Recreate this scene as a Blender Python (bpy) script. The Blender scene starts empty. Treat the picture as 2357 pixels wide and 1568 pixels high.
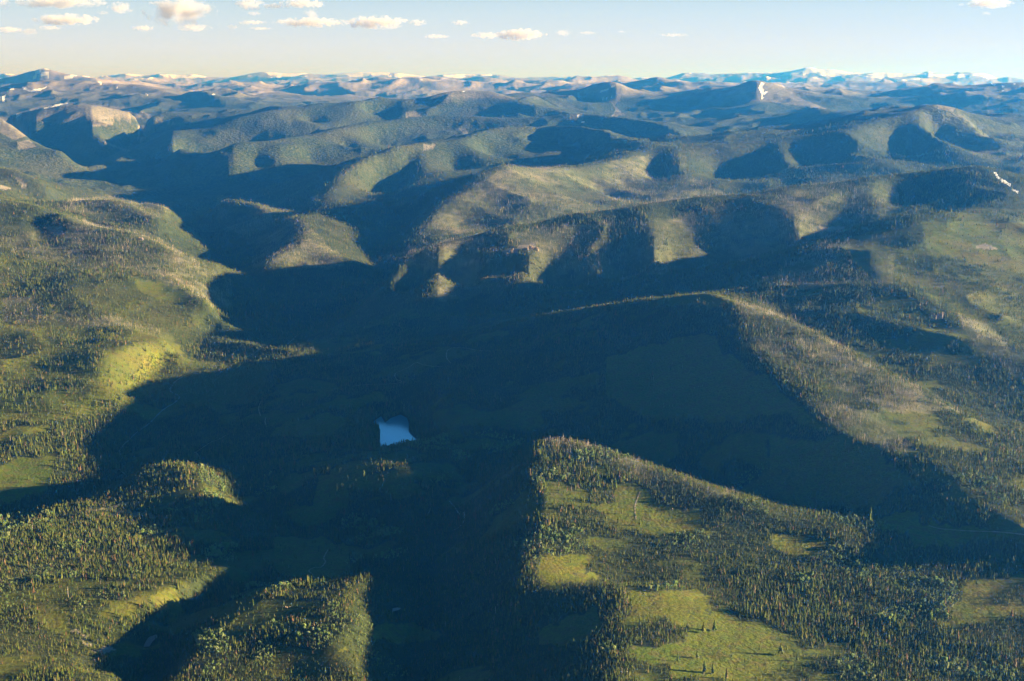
import bpy, math, random
import numpy as np

R = math.radians
rng = np.random.default_rng(7)
random.seed(7)

# ------------------------------------------------------------------ camera
CAM_H = 1100.0
PITCH = math.atan(594.0 / 3273.0)
FPX, CX, CY = 3273.0, 1178.5, 784.0          # focal length and centre of a 2357 px wide print
scene = bpy.context.scene
cam_data = bpy.data.cameras.new("camera")
cam_data.lens = 50.0
cam_data.sensor_width = 36.0
cam_data.clip_start = 5.0
cam_data.clip_end = 600000.0
cam = bpy.data.objects.new("camera", cam_data)
cam.location = (0, 0, CAM_H)
cam.rotation_euler = (math.pi / 2 - PITCH, 0, 0)
scene.collection.objects.link(cam)
scene.camera = cam

# ------------------------------------------------------------------ sun, sky, exposure
SUN_EL, SUN_AZ = R(9.8), R(90)              # azimuth clockwise from +Y (the view direction)
world = bpy.data.worlds.new("World")
scene.world = world
world.use_nodes = True
wn = world.node_tree
bg = wn.nodes["Background"]
sky = wn.nodes.new("ShaderNodeTexSky")
sky.sky_type = 'NISHITA'
sky.sun_disc = False
sky.sun_elevation = SUN_EL
sky.sun_rotation = SUN_AZ
sky.altitude = 2500
sky.air_density = 1.0
sky.dust_density = 0.4
sky.ozone_density = 3.0
# pale summer-evening air: cream at the horizon, blue overhead, the same all round
geo = wn.nodes.new("ShaderNodeTexCoord")
sep = wn.nodes.new("ShaderNodeSeparateXYZ")
ramp = wn.nodes.new("ShaderNodeValToRGB")
wn.links.new(geo.outputs['Generated'], sep.inputs[0])
up01 = wn.nodes.new("ShaderNodeMath"); up01.operation = 'MULTIPLY_ADD'; up01.inputs[1].default_value = 0.5; up01.inputs[2].default_value = 0.5
wn.links.new(sep.outputs['Z'], up01.inputs[0]); wn.links.new(up01.outputs[0], ramp.inputs[0])
# heights from straight down (0) to overhead (1), horizon at 0.5; below it the dark land beyond the built valley
SKY_STOPS = [(0.0, (0.012, 0.022, 0.030)), (0.488, (0.02, 0.035, 0.045)), (0.4975, (0.30, 0.33, 0.36)), (0.5, (0.80, 0.86, 1.02)),
             (0.512, (0.80, 0.85, 1.0)), (0.5235, (0.66, 0.80, 0.95)), (0.5375, (0.42, 0.63, 0.80)),
             (0.59, (0.09, 0.28, 0.60)), (0.72, (0.004, 0.036, 0.125)), (1.0, (0.002, 0.018, 0.07))]
el = ramp.color_ramp.elements
el[0].position, el[0].color = SKY_STOPS[0][0], (*SKY_STOPS[0][1], 1)
el[1].position, el[1].color = SKY_STOPS[-1][0], (*SKY_STOPS[-1][1], 1)
for p_, c_ in SKY_STOPS[1:-1]:
    e = el.new(p_); e.color = (*c_, 1)
mixs = wn.nodes.new("ShaderNodeMix"); mixs.data_type = 'RGBA'; mixs.blend_type = 'ADD'
mixs.inputs[0].default_value = 1.0
mul = wn.nodes.new("ShaderNodeMix"); mul.data_type = 'RGBA'; mul.blend_type = 'MULTIPLY'; mul.inputs[0].default_value = 1.0
mul.inputs[7].default_value = (0.01, 0.012, 0.014, 1)
sc10 = wn.nodes.new("ShaderNodeVectorMath"); sc10.operation = 'SCALE'; sc10.inputs['Scale'].default_value = 4.3
wn.links.new(sky.outputs[0], mul.inputs[6])
wn.links.new(ramp.outputs[0], sc10.inputs[0])
wn.links.new(sc10.outputs[0], mixs.inputs[6])
wn.links.new(mul.outputs[2], mixs.inputs[7])
wn.links.new(mixs.outputs[2], bg.inputs[0])
bg.inputs[1].default_value = 0.05

from mathutils import Vector
sd = bpy.data.lights.new("sun", 'SUN')
sd.energy = 5.0
sd.angle = R(0.5)
sd.color = (1.0, 0.865, 0.62)
sun = bpy.data.objects.new("sun", sd)
SUN_DIR = Vector((math.sin(SUN_AZ) * math.cos(SUN_EL), math.cos(SUN_AZ) * math.cos(SUN_EL), math.sin(SUN_EL)))
sun.rotation_euler = SUN_DIR.to_track_quat('Z', 'Y').to_euler()
sun.location = (0, 0, 3000)
scene.collection.objects.link(sun)
scene.view_settings.view_transform = 'Standard'
scene.view_settings.look = 'None'
scene.view_settings.gamma = 1.0
scene.view_settings.exposure = 2.2
scene.cycles.use_denoising = True
scene.cycles.max_bounces = 4
scene.cycles.diffuse_bounces = 2
scene.cycles.volume_bounces = 1
scene.cycles.transparent_max_bounces = 8
# ------------------------------------------------------------------ the lie of the land
# Survey of the valley: each line is a crest, a spur, a valley axis or the edge of a bench.
# (a, b, c): bearing column a, sight line b, distance c in km;  (a, c, z, 'z'): height z given instead.
def slope_of(b):
    return np.tan(PITCH + np.arctan((b - CY) / FPX))

def pt(v, top=None):
    if len(v) == 4 and v[2] == 's':          # (a, b, 's', k): k = mean fall per metre from the line's first point
        a, b, k = v[0], v[1], v[3]
        Y = np.linspace(top[1], top[1] * 0.55, 3000)
        z = CAM_H - Y * float(slope_of(b))
        X = (a - CX) / FPX * (Y * math.cos(PITCH) + (CAM_H - z) * math.sin(PITCH))
        f = z - (top[2] - k * np.hypot(X - top[0], Y - top[1]))
        i = int(np.argmax(f >= 0)) if (f >= 0).any() else len(Y) - 1
        return (X[i], Y[i], z[i])
    if len(v) == 4:
        a, c, z = v[0], v[1] * 1000.0, v[2]
    else:
        a, b, c = v
        c *= 1000.0
        z = CAM_H - c * float(slope_of(b))
    axis = c * math.cos(PITCH) + (CAM_H - z) * math.sin(PITCH)
    return ((a - CX) / FPX * axis, c, z)

CRESTS = [
 # far snowy range
 [(-500,180,66),(-200,176,66),(0,172,66),(20,170,66),(45,175,66),(240,178,66),(270,171,66),(300,170,66),(320,172,66),(350,176,66),(387,169,65),(405,175,65),(450,168,65),(470,175,65),(540,175,65),(575,170,65),(610,163,65),(625,167,65),(670,169,65),(725,172,65),(750,175,65),(785,166,65),(825,165,65),(860,163,65),(900,162,65),(935,167,65),(960,172,65),(1000,175,65),(1050,171,65),(1075,175,65),(1115,168,65),(1140,172,65),(1208,178,65),(1268,173,65),(1308,180,65),(1400,180,64),(1478,182,62),(1538,177,60),(1603,164,58),(1638,170,58),(1653,166,58),(1703,163,58),(1733,165,57),(1758,170,57),(1793,165,56),(1838,156,55),(1866,146,55),(1888,158,55),(1913,155,55),(1933,160,55),(1958,169,55),(1978,172,54),(1998,166,54),(2053,166,54),(2073,172,54),(2108,165,54),(2138,172,54),(2168,167,54),(2203,170,54),(2268,162,54),(2303,175,54),(2357,183,54),(2500,178,54),(2900,180,54)],
 # middle far ranges
 [(100,200,44),(240,193,44),(315,184,44),(342,180,43),(380,188,43),(423,196,42),(474,199,41),(508,196,40),(538,185,40),(562,196,40),(596,192,38),(620,196,38),(647,206,38),(674,199,40),(694,207,40),(738,186,41),(775,200,40),(806,185,38),(847,180,38),(875,174,37),(904,184,37),(935,179,37),(969,175,36),(985,184,36),(1006,190,35),(1036,206,34)],
 [(1000,196,48),(1057,180,47),(1124,175,46),(1185,190,46),(1226,192,46),(1277,185,45),(1361,182,44),(1395,175,44),(1434,172,44),(1463,185,44)],
 [(1400,205,32),(1432,194,31),(1463,187,31),(1517,174,30),(1558,187,30),(1600,190,30),(1633,184,29),(1654,190,29),(1694,198,28)],
 [(1806,203,42),(1830,190,42),(1850,182,42),(1865,190,42),(1884,199,42)],
 [(1880,203,36),(1898,197,36),(1955,179,35),(2000,185,35),(2033,189,34),(2067,204,33)],
 [(1782,199,26),(1820,201,26),(1884,201,26),(1945,209,25),(1980,209,25),(2006,205,25),(2020,215,25),(2040,224,25)],
 [(2040,224,22),(2091,207,22),(2120,203,22),(2148,198,22),(2175,207,22),(2236,196,21.5),(2273,192,21.5),(2331,190,21),(2400,191,21),(2600,195,21),(2900,200,21)],
 [(555,231,30),(606,214,30),(643,212,30),(711,221,29),(790,224,29)],
 [(542,248,26),(609,229,25.5),(677,238,25),(740,243,25)],
 [(-300,190,38),(-60,185,38),(0,182,38),(25,181,38),(64,163,37),(98,149,37),(139,169,36.5),(163,166,36.5),(183,175,36.5),(217,179,36),(234,191,36)],
 [(-200,200,29),(0,199,29),(25,197,29),(51,199,29),(78,209,29),(95,204,29),(120,194,29),(152,184,28.5),(190,187,28),(235,193,28),(267,194,28),(322,194,27.5),(356,202,27),(389,210,26.5),(410,222,26),(470,238,25),(541,258,23)],
 [(410,215,26),(440,202,26),(470,208,25.5),(501,231,24.5),(520,243,24)],
 # left back
 [(-200,270,20),(0,266,19.5),(34,261,19.5),(68,253,19.5),(102,247,19.3),(152,238,19.3),(203,238,19.3),(271,243,19.5),(322,252,19.5),(406,257,20),(508,266,21),(535,268,21)],
 [(-150,250,17),(0,268,16.5),(44,306,15.8),(61,322,15.4),(102,340,15),(149,345,14.8)],
 [(68,253,19.3),(60,280,'s',.24),(66,312,'s',.2)],
 [(203,238,19.3),(213,277,'s',.26),(291,284,'s',.24),(339,289,'s',.22),(400,300,'s',.2)],
 [(213,277,18.3),(217,305,'s',.25),(250,325,'s',.25),(298,347,'s',.25)],
 [(-150,375,11.5),(0,382,11),(24,385,10.9),(51,397,10.8),(80,412,10.7),(108,426,10.6)],
 # long ridge in the middle distance
 [(332,345,19),(366,323,18),(457,295,17.6),(532,272,17.5),(626,253,18),(711,251,18.2),(745,250,18.3),(798,240,18.5),(830,231,18.7),(864,236,18.8),(914,236,18.9),(989,218,19),(1040,209,19.3),(1090,207,19.5),(1138,211,19.3),(1178,231,18.8),(1230,245,18.2)],
 [(400,300,17.2),(405,335,16.2),(450,372,15.2)],
 [(626,253,18),(650,275,'s',.25),(665,300,'s',.25),(672,318,'s',.25)],
 [(830,233,18.6),(800,262,'s',.25),(760,292,'s',.25)],
 [(1040,209,19.3),(960,235,'s',.25),(930,262,'s',.22)],
 [(1100,221,21.5),(1151,221,22),(1212,211,22),(1239,216,22),(1263,212,22),(1314,212,22),(1361,194,22),(1399,186,22),(1426,190,22),(1449,204,22),(1483,214,21.8),(1514,220,21.5),(1584,214,21.3),(1627,211,21),(1681,204,21),(1711,186,21),(1735,180,21),(1762,186,21),(1796,205,20.8),(1847,228,20.2),(1911,253,19.2)],
 [(1412,188,22),(1412,222,'s',.3),(1428,248,'s',.28),(1443,267,'s',.28)],
 [(1735,180,21),(1748,215,'s',.28),(1725,240,'s',.25),(1650,262,'s',.22)],
 [(425,388,15.6),(481,356,14.8),(542,329,14.4),(626,326,14.6),(711,307,15.2),(786,299,15.5),(853,277,16.2),(940,268,16.5),(1040,262,16.8),(1175,272,16.4),(1260,267,16.4),(1327,258,16.4),(1361,260,16.2),(1463,272,15.8),(1530,289,15.2),(1584,307,14.2)],
 [(555,329,14.4),(620,356,'s',.27),(664,387,'s',.26)],
 [(545,329,14.4),(530,370,'s',.27),(521,403,'s',.26)],
 [(786,299,15.5),(815,325,'s',.27),(845,345,'s',.27)],
 [(711,307,15.2),(740,335,'s',.27),(775,365,'s',.27)],
 [(1327,258,16.4),(1360,280,'s',.2),(1430,300,'s',.2),(1500,325,'s',.2)],
 [(867,346,12),(920,334,12.3),(975,326,12.6),(1064,323,12.8),(1090,305,13.3),(1148,290,14),(1230,288,14.2),(1314,287,14),(1400,303,13.2),(1450,320,12.3),(1497,336,11.4)],
 [(867,346,12),(798,390,'s',.27),(758,430,'s',.26),(745,478,'s',.26)],
 [(968,327,12.6),(972,365,'s',.27),(966,400,'s',.26),(931,461,'s',.26)],
 [(1064,323,12.8),(1095,350,'s',.27),(1130,395,'s',.27)],
 [(1120,297,13.7),(1158,333,'s',.27),(1220,360,'s',.25),(1283,386,'s',.24)],
 [(1307,287,14),(1320,320,'s',.27),(1360,345,'s',.25),(1410,366,'s',.24)],
 [(2700,320,13),(2500,320,12.8),(2357,300,12.6),(2260,268,12.5),(2190,244,12.5),(2155,236,12.5),(2101,258,12.2),(2033,277,11.9),(1960,295,11.5),(1932,300,11.4),(1860,315,11.4),(1769,326,11.4),(1660,332,11.3),(1559,339,11.2),(1497,336,11.3),(1412,366,10.7),(1328,385,10.2),(1250,384,9.9),(1168,377,9.6),(1120,395,9.35),(1056,421,9.35),(990,445,9.55),(931,461,9.7),(850,475,9.6),(786,481,9.45),(740,490,9.2),(700,515,8.5),(701,552,7.95),(760,577,7.7),(825,600,7.42)],
 [(2155,236,12.5),(2067,248,13.9),(1993,257,15.4),(1911,256,17.4),(1860,240,19.6)],
 [(515,451,10.6),(582,470,10.2),(633,494,9.5),(674,502,9.0),(700,515,8.4)],
 [(701,552,7.9),(640,580,7.6),(600,606,7.35)],
 [(1120,395,9.35),(1067,434,'s',.27),(1000,485,'s',.25),(955,552,'s',.25),(935,595,'s',.24)],
 [(1168,377,9.6),(1226,434,'s',.27),(1290,472,'s',.25),(1330,495,'s',.25)],
 [(1250,384,9.9),(1310,428,'s',.28),(1366,480,'s',.27)],
 [(1395,370,10.6),(1425,400,'s',.4),(1438,435,'s',.42)],
 [(1550,339,11.2),(1548,375,'s',.18),(1575,410,'s',.18),(1615,447,'s',.18)],
 [(1779,326,11.4),(1796,360,'s',.18),(1813,390,'s',.18),(1818,430,'s',.18)],
 [(1942,298,11.4),(1985,345,'s',.18),(2030,375,'s',.18),(2100,402,'s',.18)],
 [(2118,252,12.3),(2135,290,'s',.18),(2168,323,'s',.18),(2219,353,'s',.18),(2280,380,'s',.18)],
 [(2190,244,12.5),(2260,300,'s',.27),(2330,340,'s',.25),(2400,370,'s',.25)],
 [(2800,430,7.8),(2500,420,7.5),(2357,409,7.3),(2304,390,7.4),(2250,378,7.4),(2180,388,7.4),(2100,400,7.4),(1989,411,7.3),(1884,420,7.25),(1803,427,7.2),(1731,445,7.2),(1683,447,7.15),(1559,456,7.1),(1429,473,7.0),(1321,493,6.95),(1226,509,6.9),(1150,522,6.8),(1090,536,6.75),(1023,549,6.7),(960,575,6.6),(920,600,6.5),(880,640,6.35),(850,680,6.25)],
 [(2250,378,7.4),(2300,415,'s',.22),(2345,440,'s',.22),(2430,490,'s',.22)],
 [(1023,549,6.7),(1010,595,'s',.25),(1000,655,'s',.25)],
 [(1226,509,6.9),(1218,560,'s',.25),(1200,645,'s',.24)],
 [(1480,466,7.03),(1500,525,'s',.25),(1515,605,'s',.24)],
 [(1803,427,7.2),(1822,470,'s',.25),(1836,520,'s',.24),(1852,565,'s',.24)],
 [(2010,409,7.3),(2012,450,'s',.25),(2022,505,'s',.25)],
 # left hills
 [(-250,430,8.2),(0,456,7.6),(54,466,7.5),(115,485,7.4),(203,515,7.2),(271,524,7.15),(322,534,7.1),(356,549,7.05),(379,570,6.9),(440,603,6.8),(490,628,6.8),(525,644,6.75)],
 [(115,487,7.5),(95,540,7.2),(112,575,6.95),(190,600,6.75),(271,618,6.6),(372,637,6.45),(450,668,6.3),(508,701,6.08)],
 [(20,560,7.0),(40,640,6.45),(30,690,6.12)],
 [(129,478,9.1),(169,462,9.0),(220,458,8.9),(278,457,8.8),(298,468,8.7),(339,482,8.5),(369,497,8.3)],
 [(315,474,9.6),(345,466,9.6),(396,469,9.5)],
 # near right ridges
 [(2800,530,6.3),(2450,510,6.15),(2357,500,6.1),(2250,489,6.05),(2162,487,6.0),(2080,495,5.97),(2030,512,5.92),(1965,542,5.87),(1850,566,5.85),(1762,593,5.85),(1650,625,5.85),(1500,660,5.85),(1350,690,5.85),(1200,715,5.9),(1050,735,6.0)],
 [(1985,535,5.87),(2010,590,5.5),(2060,657,5.1),(2151,698,4.9),(2250,760,4.6),(2357,830,4.35),(2500,900,4.1)],
 [(2250,489,6.05),(2290,600,5.5),(2357,700,5.1),(2450,780,4.8)],
 [(1000,790,5.6),(1100,760,5.6),(1226,732,5.45),(1400,705,5.2),(1500,690,5.08),(1584,676,4.98),(1640,672,4.9),(1690,690,4.75),(1864,766,4.4),(1989,837,4.15),(2101,888,3.97),(2219,952,3.8),(2253,971,3.75)],
 [(1690,690,4.75),(1712,740,4.5),(1722,793,4.3),(1796,854,4.03),(1850,920,3.82),(1918,993,3.6),(2030,1033,3.46),(2090,1041,3.43),(2180,1081,3.32),(2243,1143,3.15),(2357,1211,2.95),(2500,1280,2.8)],
 [(2090,1020,3.5),(2131,993,3.62),(2193,1003,3.6),(2288,1038,3.48),(2357,1076,3.38),(2500,1110,3.3)],
 [(1235,1017,3.66),(1260,1008,3.66),(1340,1018,3.6),(1420,1043,3.5),(1500,1073,3.4),(1600,1108,3.29),(1660,1132,3.22),(1760,1170,3.13),(1850,1197,3.08),(1950,1225,3.03)],
 [(1235,1017,3.66),(1228,1060,3.45),(1240,1120,3.25),(1245,1200,3.06),(1215,1285,2.88),(1210,1340,2.76),(1330,1352,2.72),(1428,1358,2.66)],
 [(1300,1100,3.33),(1480,1150,3.22),(1560,1210,3.08),(1750,1230,3.02)],
 [(1428,1357,2.66),(1540,1358,2.66),(1630,1368,2.68)],
 [(1428,1357,2.66),(1445,1400,2.56),(1441,1438,2.46),(1410,1470,2.4),(1450,1493,2.34),(1400,1530,2.28),(1430,1568,2.2),(1430,1620,2.1)],
 [(1550,1420,2.5),(1500,1500,2.34),(1650,1480,2.4),(1800,1568,2.24),(1800,1640,2.1)],
 [(1400,1290,2.92),(1600,1300,2.9),(1800,1300,2.93),(2100,1300,2.93),(2357,1300,2.88),(2600,1310,2.85)],
 [(1750,1420,2.55),(1900,1480,2.48),(2100,1440,2.55),(2357,1420,2.58),(2600,1420,2.58)],
 [(1900,1568,2.26),(2357,1568,2.28),(2700,1568,2.28)],
 # near left
 [(322,1082,3.95),(345,1070,4.0),(375,1065,4.0),(412,1071,3.96),(450,1083,3.9),(465,1100,3.84),(475,1130,3.74),(500,1180,3.55)],
 [(115,1190,3.62),(180,1165,3.7),(252,1153,3.74),(350,1185,3.62)],
 [(760,1085,3.85),(800,1073,3.88),(850,1065,3.87),(900,1068,3.84),(945,1075,3.8)],
 [(850,1318,2.93),(790,1375,2.77),(818,1425,2.64),(760,1475,2.53),(808,1520,2.45),(835,1568,2.36),(832,1640,2.23)],
 [(700,1335,2.92),(600,1360,2.87),(530,1450,2.65),(600,1500,2.53),(700,1568,2.4)],
 [(640,1345,2.88),(560,1405,2.75),(475,1470,2.61),(420,1540,2.46),(400,1620,2.3)],
 [(-200,1240,3.33),(0,1245,3.3),(150,1260,3.24),(300,1250,3.28),(420,1225,3.38),(520,1215,3.42)],
 [(-200,1400,2.8),(0,1400,2.8),(200,1395,2.82),(330,1380,2.86),(450,1335,2.99),(530,1300,3.1)],
 [(-200,1568,2.4),(0,1568,2.4),(260,1540,2.46)],
 # bench and its bank
 [(-250,735,5.95),(0,738,5.85),(150,738,5.8),(300,755,5.65),(395,780,5.48)],
 [(400,778,5.42),(340,780,5.36),(300,790,5.3),(255,815,5.16),(238,850,5.0),(240,880,4.87),(262,912,4.74)],
 [(-200,860,4.98),(0,855,5.0),(160,870,4.93)],
 [(-200,960,4.58),(0,960,4.58),(120,965,4.56)],
 [(-200,1050,4.25),(0,1050,4.25),(130,1050,4.25)],
]
VALLEYS = [
 # main river, upstream to downstream
 [(-300,20.5,160,'z'),(0,19.5,130,'z'),(100,18,115,'z'),(180,16,100,'z'),(250,14.8,85,'z'),(330,13,70,'z'),(400,11.6,60,'z'),(450,10.2,55,'z'),(500,8.9,50,'z'),(570,640,7.5),(650,700,6.72),(700,760,6.15),(650,800,5.75),(500,850,5.3),(413,900,4.98),(390,940,4.8),(300,1010,4.55),(277,1060,4.32),(300,1105,4.12),(230,1140,4.02),(100,1180,3.85),(-100,1195,3.8),(-250,1200,3.8)],
 [(560,6.6,30,'z'),(500,6.05,26,'z'),(455,5.75,24,'z'),(420,5.5,14,'z'),(356,5.32,12,'z'),(322,5.08,4,'z'),(302,4.9,-8,'z')],
 [(180,16,100,'z'),(280,17.5,140,'z'),(330,19.5,190,'z'),(380,21,300,'z')],
 [(380,21,300,'z'),(450,21.5,450,'z'),(560,22,540,'z'),(650,23,620,'z')],
 [(700,760,6.15),(760,6.3,25,'z'),(850,6.4,40,'z'),(1000,6.45,60,'z'),(1150,6.4,85,'z'),(1300,6.35,115,'z'),(1450,6.35,160,'z'),(1600,6.4,215,'z'),(1762,6.5,285,'z'),(1850,6.55,330,'z'),(1931,6.6,375,'z'),(1990,6.65,410,'z'),(2084,6.75,460,'z')],
 [(2500,9.9,470,'z'),(2300,9.9,440,'z'),(2100,9.7,390,'z'),(1950,9.5,350,'z'),(1816,9.4,320,'z'),(1650,9.2,290,'z'),(1500,9.0,260,'z'),(1390,8.7,240,'z'),(1260,8.2,210,'z'),(1120,7.8,180,'z'),(1020,7.4,145,'z'),(940,6.95,110,'z'),(860,6.75,80,'z'),(780,6.6,50,'z'),(700,6.4,28,'z')],
 [(960,9.1,235,'z'),(905,8.7,160,'z'),(860,8.1,105,'z'),(890,7.3,80,'z')],
 [(1470,11.8,500,'z'),(1380,12,430,'z'),(1290,11.8,390,'z'),(1200,11.5,350,'z'),(1128,11.2,320,'z'),(1050,11,290,'z'),(960,10.6,245,'z'),(850,10.4,210,'z'),(750,10.4,180,'z'),(650,10.8,140,'z'),(550,11.5,100,'z'),(420,12,65,'z')],
 [(1520,13.2,480,'z'),(1420,14.6,440,'z'),(1327,15.3,410,'z'),(1150,15.2,360,'z'),(1000,14.3,310,'z'),(850,13.7,270,'z'),(750,13.2,240,'z'),(650,13.3,190,'z'),(500,13.6,120,'z'),(370,13.4,75,'z')],
 [(1600,16,560,'z'),(1450,17.3,600,'z'),(1327,17.9,600,'z'),(1100,18,590,'z'),(850,17.4,500,'z'),(700,16.8,420,'z'),(550,16.6,310,'z'),(450,16.6,240,'z'),(380,16.2,170,'z'),(250,15.6,95,'z')],
 [(1850,15.5,570,'z'),(1720,15.5,545,'z'),(1600,14.6,520,'z'),(1530,13.6,510,'z')],
 [(1700,17.8,600,'z'),(1450,19.4,680,'z'),(1250,20.2,720,'z'),(1150,20.8,760,'z')],
 [(1226,5.75,150,'z'),(1400,5.6,200,'z'),(1500,5.5,245,'z'),(1600,5.42,285,'z'),(1700,5.35,318,'z'),(1780,5.1,308,'z'),(1850,755,4.75),(1990,822,4.45),(2100,876,4.22),(2200,940,4.0),(2260,978,3.92),(2400,1000,3.95),(2600,1010,4.05)],
 [(2150,620,5.35),(2220,700,5.0),(2300,765,4.72),(2357,805,4.55)],
 [(2130,256,12.3),(2150,330,'s',.5),(2190,370,'s',.5),(2215,394,'s',.48)],
 [(1765,327,11.4),(1763,370,'s',.5),(1775,410,'s',.5),(1785,447,'s',.48)],
 [(1930,301,11.4),(1945,350,'s',.5),(1980,388,'s',.5),(2015,412,'s',.48)],
 [(1530,341,11.2),(1515,390,'s',.5),(1535,430,'s',.5),(1555,462,'s',.48)],
 [(955,329,12.5),(942,380,'s',.5),(930,420,'s',.5),(905,466,'s',.48)],
 # gullies between the spurs
 [(1100,536,6.75),(1112,565,'s',.36),(1122,595,'s',.34),(1125,655,'s',.33)],
 [(1345,488,6.96),(1365,520,'s',.36),(1374,570,'s',.34),(1374,650,'s',.33)],
 [(1585,455,7.1),(1592,520,'s',.36),(1597,600,'s',.34)],
 [(1935,417,7.27),(1948,460,'s',.36),(1952,530,'s',.34)],
 [(2085,402,7.38),(2060,441,'s',.45),(2073,480,'s',.42),(2085,497,'s',.42)],
 [(100,8.4,330,'z'),(250,8.1,260,'z'),(380,7.6,180,'z'),(480,7.6,70,'z')],
 [(60,10.5,240,'z'),(250,10.8,170,'z'),(400,9.9,110,'z')],
 [(600,8.7,130,'z'),(570,8.0,70,'z')],[(560,10.2,150,'z'),(640,9.6,190,'z'),(760,9.4,210,'z')],
 [(600,328,14.5),(590,365,'s',.5),(600,395,'s',.5)],
 [(680,315,14.9),(705,345,'s',.5),(715,380,'s',.5)],
 [(750,303,15.3),(790,332,'s',.5),(810,355,'s',.5)],
 [(820,285,15.8),(865,318,'s',.45),(880,335,'s',.45)],
 [(700,251,18.2),(715,285,'s',.5),(710,300,'s',.5)],
 [(930,226,18.9),(880,262,'s',.5),(850,275,'s',.5)],
 [(1580,214,21.3),(1570,240,'s',.5),(1555,258,'s',.45)],
 [(1340,205,22),(1345,235,'s',.5),(1350,252,'s',.5)],
 [(1690,200,21),(1660,225,'s',.5),(1620,245,'s',.5)],
 [(905,336,12.25),(872,385,'s',.55),(858,430,'s',.5),(865,465,'s',.5)],
 [(1020,326,12.7),(1045,365,'s',.5),(1060,405,'s',.48)],
 [(1090,307,13.3),(1120,345,'s',.55),(1150,385,'s',.5)],
 [(1230,289,14.2),(1255,325,'s',.5),(1310,370,'s',.45)],
 [(1400,303,13.2),(1420,330,'s',.5),(1440,350,'s',.5)],
 [(1140,386,9.45),(1125,430,'s',.3),(1120,480,'s',.3),(1115,520,'s',.31)],
 [(1075,434,9.0),(1090,480,'s',.4),(1060,530,'s',.4)],
 [(1215,380,9.75),(1265,430,'s',.38),(1320,470,'s',.36)],
 [(1320,386,10.15),(1352,415,'s',.65),(1380,445,'s',.6),(1400,476,'s',.55)],
 [(1640,332,11.3),(1650,380,'s',.65),(1665,425,'s',.6),(1685,450,'s',.55)],
 [(1850,316,11.4),(1880,360,'s',.65),(1890,400,'s',.6),(1900,428,'s',.55)],
 [(2035,276,11.92),(2075,320,'s',.65),(2100,360,'s',.6),(2112,398,'s',.55)],
 [(2230,258,12.5),(2245,310,'s',.4),(2290,350,'s',.38)],
 [(2190,386,7.4),(2165,425,'s',.5),(2150,470,'s',.48),(2110,495,'s',.45)],
 # creek behind the near ridge and down the gorge
 [(1980,1200,3.25),(1850,1175,3.38),(1650,1132,3.58),(1450,1062,3.9),(1300,1012,4.15),(1200,1005,4.2),(1130,1050,4.0),(1080,1100,3.83),(1060,1160,3.62),(1040,1230,3.38),(1000,1300,3.17),(960,1380,2.98),(950,1450,2.78),(930,1568,2.52),(930,1640,2.4)],
 [(1540,2.85,72,'z'),(1700,2.85,72,'z'),(1400,2.82,70,'z')],
 [(570,1335,3.1),(470,1380,3.0),(400,1435,2.86),(345,1478,2.75),(335,1568,2.55),(330,1640,2.45)],
 [(600,1000,4.45),(560,1080,4.1),(560,1160,3.8),(700,1240,3.5),(850,1200,3.55),(980,1150,3.65)],
 [(620,1250,3.4),(540,1290,3.25)],
 # low ground between the far ranges
 [(-500,24,560,'z'),(0,24,560,'z'),(400,23.5,600,'z'),(560,23,600,'z')],
 [(-500,33,520,'z'),(0,33,520,'z'),(300,32,560,'z')],
 [(450,33,650,'z'),(800,31,650,'z'),(1100,30,650,'z'),(1300,27,680,'z'),(1500,25,700,'z'),(1700,24,700,'z')],
 [(1750,19,720,'z'),(1950,19,700,'z'),(2100,17,650,'z'),(2400,16,620,'z'),(2800,16,600,'z')],
 [(800,24,700,'z'),(1000,24,700,'z'),(1150,25,720,'z')],
 [(1800,30,700,'z'),(2000,29,700,'z'),(2200,27,700,'z'),(2700,27,700,'z')],
 [(-600,52,600,'z'),(400,52,600,'z'),(1200,54,620,'z'),(1700,48,620,'z'),(2300,44,620,'z'),(2900,44,620,'z')],
 [(-600,84,500,'z'),(400,84,500,'z'),(1200,84,500,'z'),(2300,80,500,'z'),(3200,80,500,'z')],
 # land to the right of the view
 [(3300,1.8,50,'z'),(3300,2.6,60,'z'),(3400,3.4,90,'z'),(3400,4.2,120,'z'),(3400,5.0,230,'z'),(3400,6.2,420,'z'),(3400,7.6,520,'z'),(3400,9.2,420,'z'),(3400,12,600,'z'),(3400,16,600,'z')],
]

GS = 0.004                                   # solver cell, radians of bearing = ln of distance
TH0, TH1 = -0.46, 0.86
LR0, LR1 = math.log(1500.0), math.log(120000.0)
NT = int((TH1 - TH0) / GS) + 1
NR = int((LR1 - LR0) / GS) + 1

def rasterise(lines):
    acc = np.zeros((NR, NT)); cnt = np.zeros((NR, NT))
    for line in lines:
        top = pt(line[0])
        P = np.array([pt(v, top) for v in line], float)
        for i in range(len(P) - 1):
            th = np.arctan2(P[i:i+2, 0], P[i:i+2, 1]); lr = np.log(np.hypot(P[i:i+2, 0], P[i:i+2, 1]))
            n = int(max(abs(th[1]-th[0]), abs(lr[1]-lr[0])) / GS * 2.5) + 2
            t = np.linspace(0, 1, n)[:, None]
            Q = P[i] * (1 - t) + P[i+1] * t
            it = np.rint((np.arctan2(Q[:, 0], Q[:, 1]) - TH0) / GS).astype(int)
            ir = np.rint((np.log(np.hypot(Q[:, 0], Q[:, 1])) - LR0) / GS).astype(int)
            ok = (it >= 0) & (it < NT) & (ir >= 0) & (ir < NR)
            np.add.at(acc, (ir[ok], it[ok]), Q[ok, 2]); np.add.at(cnt, (ir[ok], it[ok]), 1)
    return acc, cnt

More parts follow.
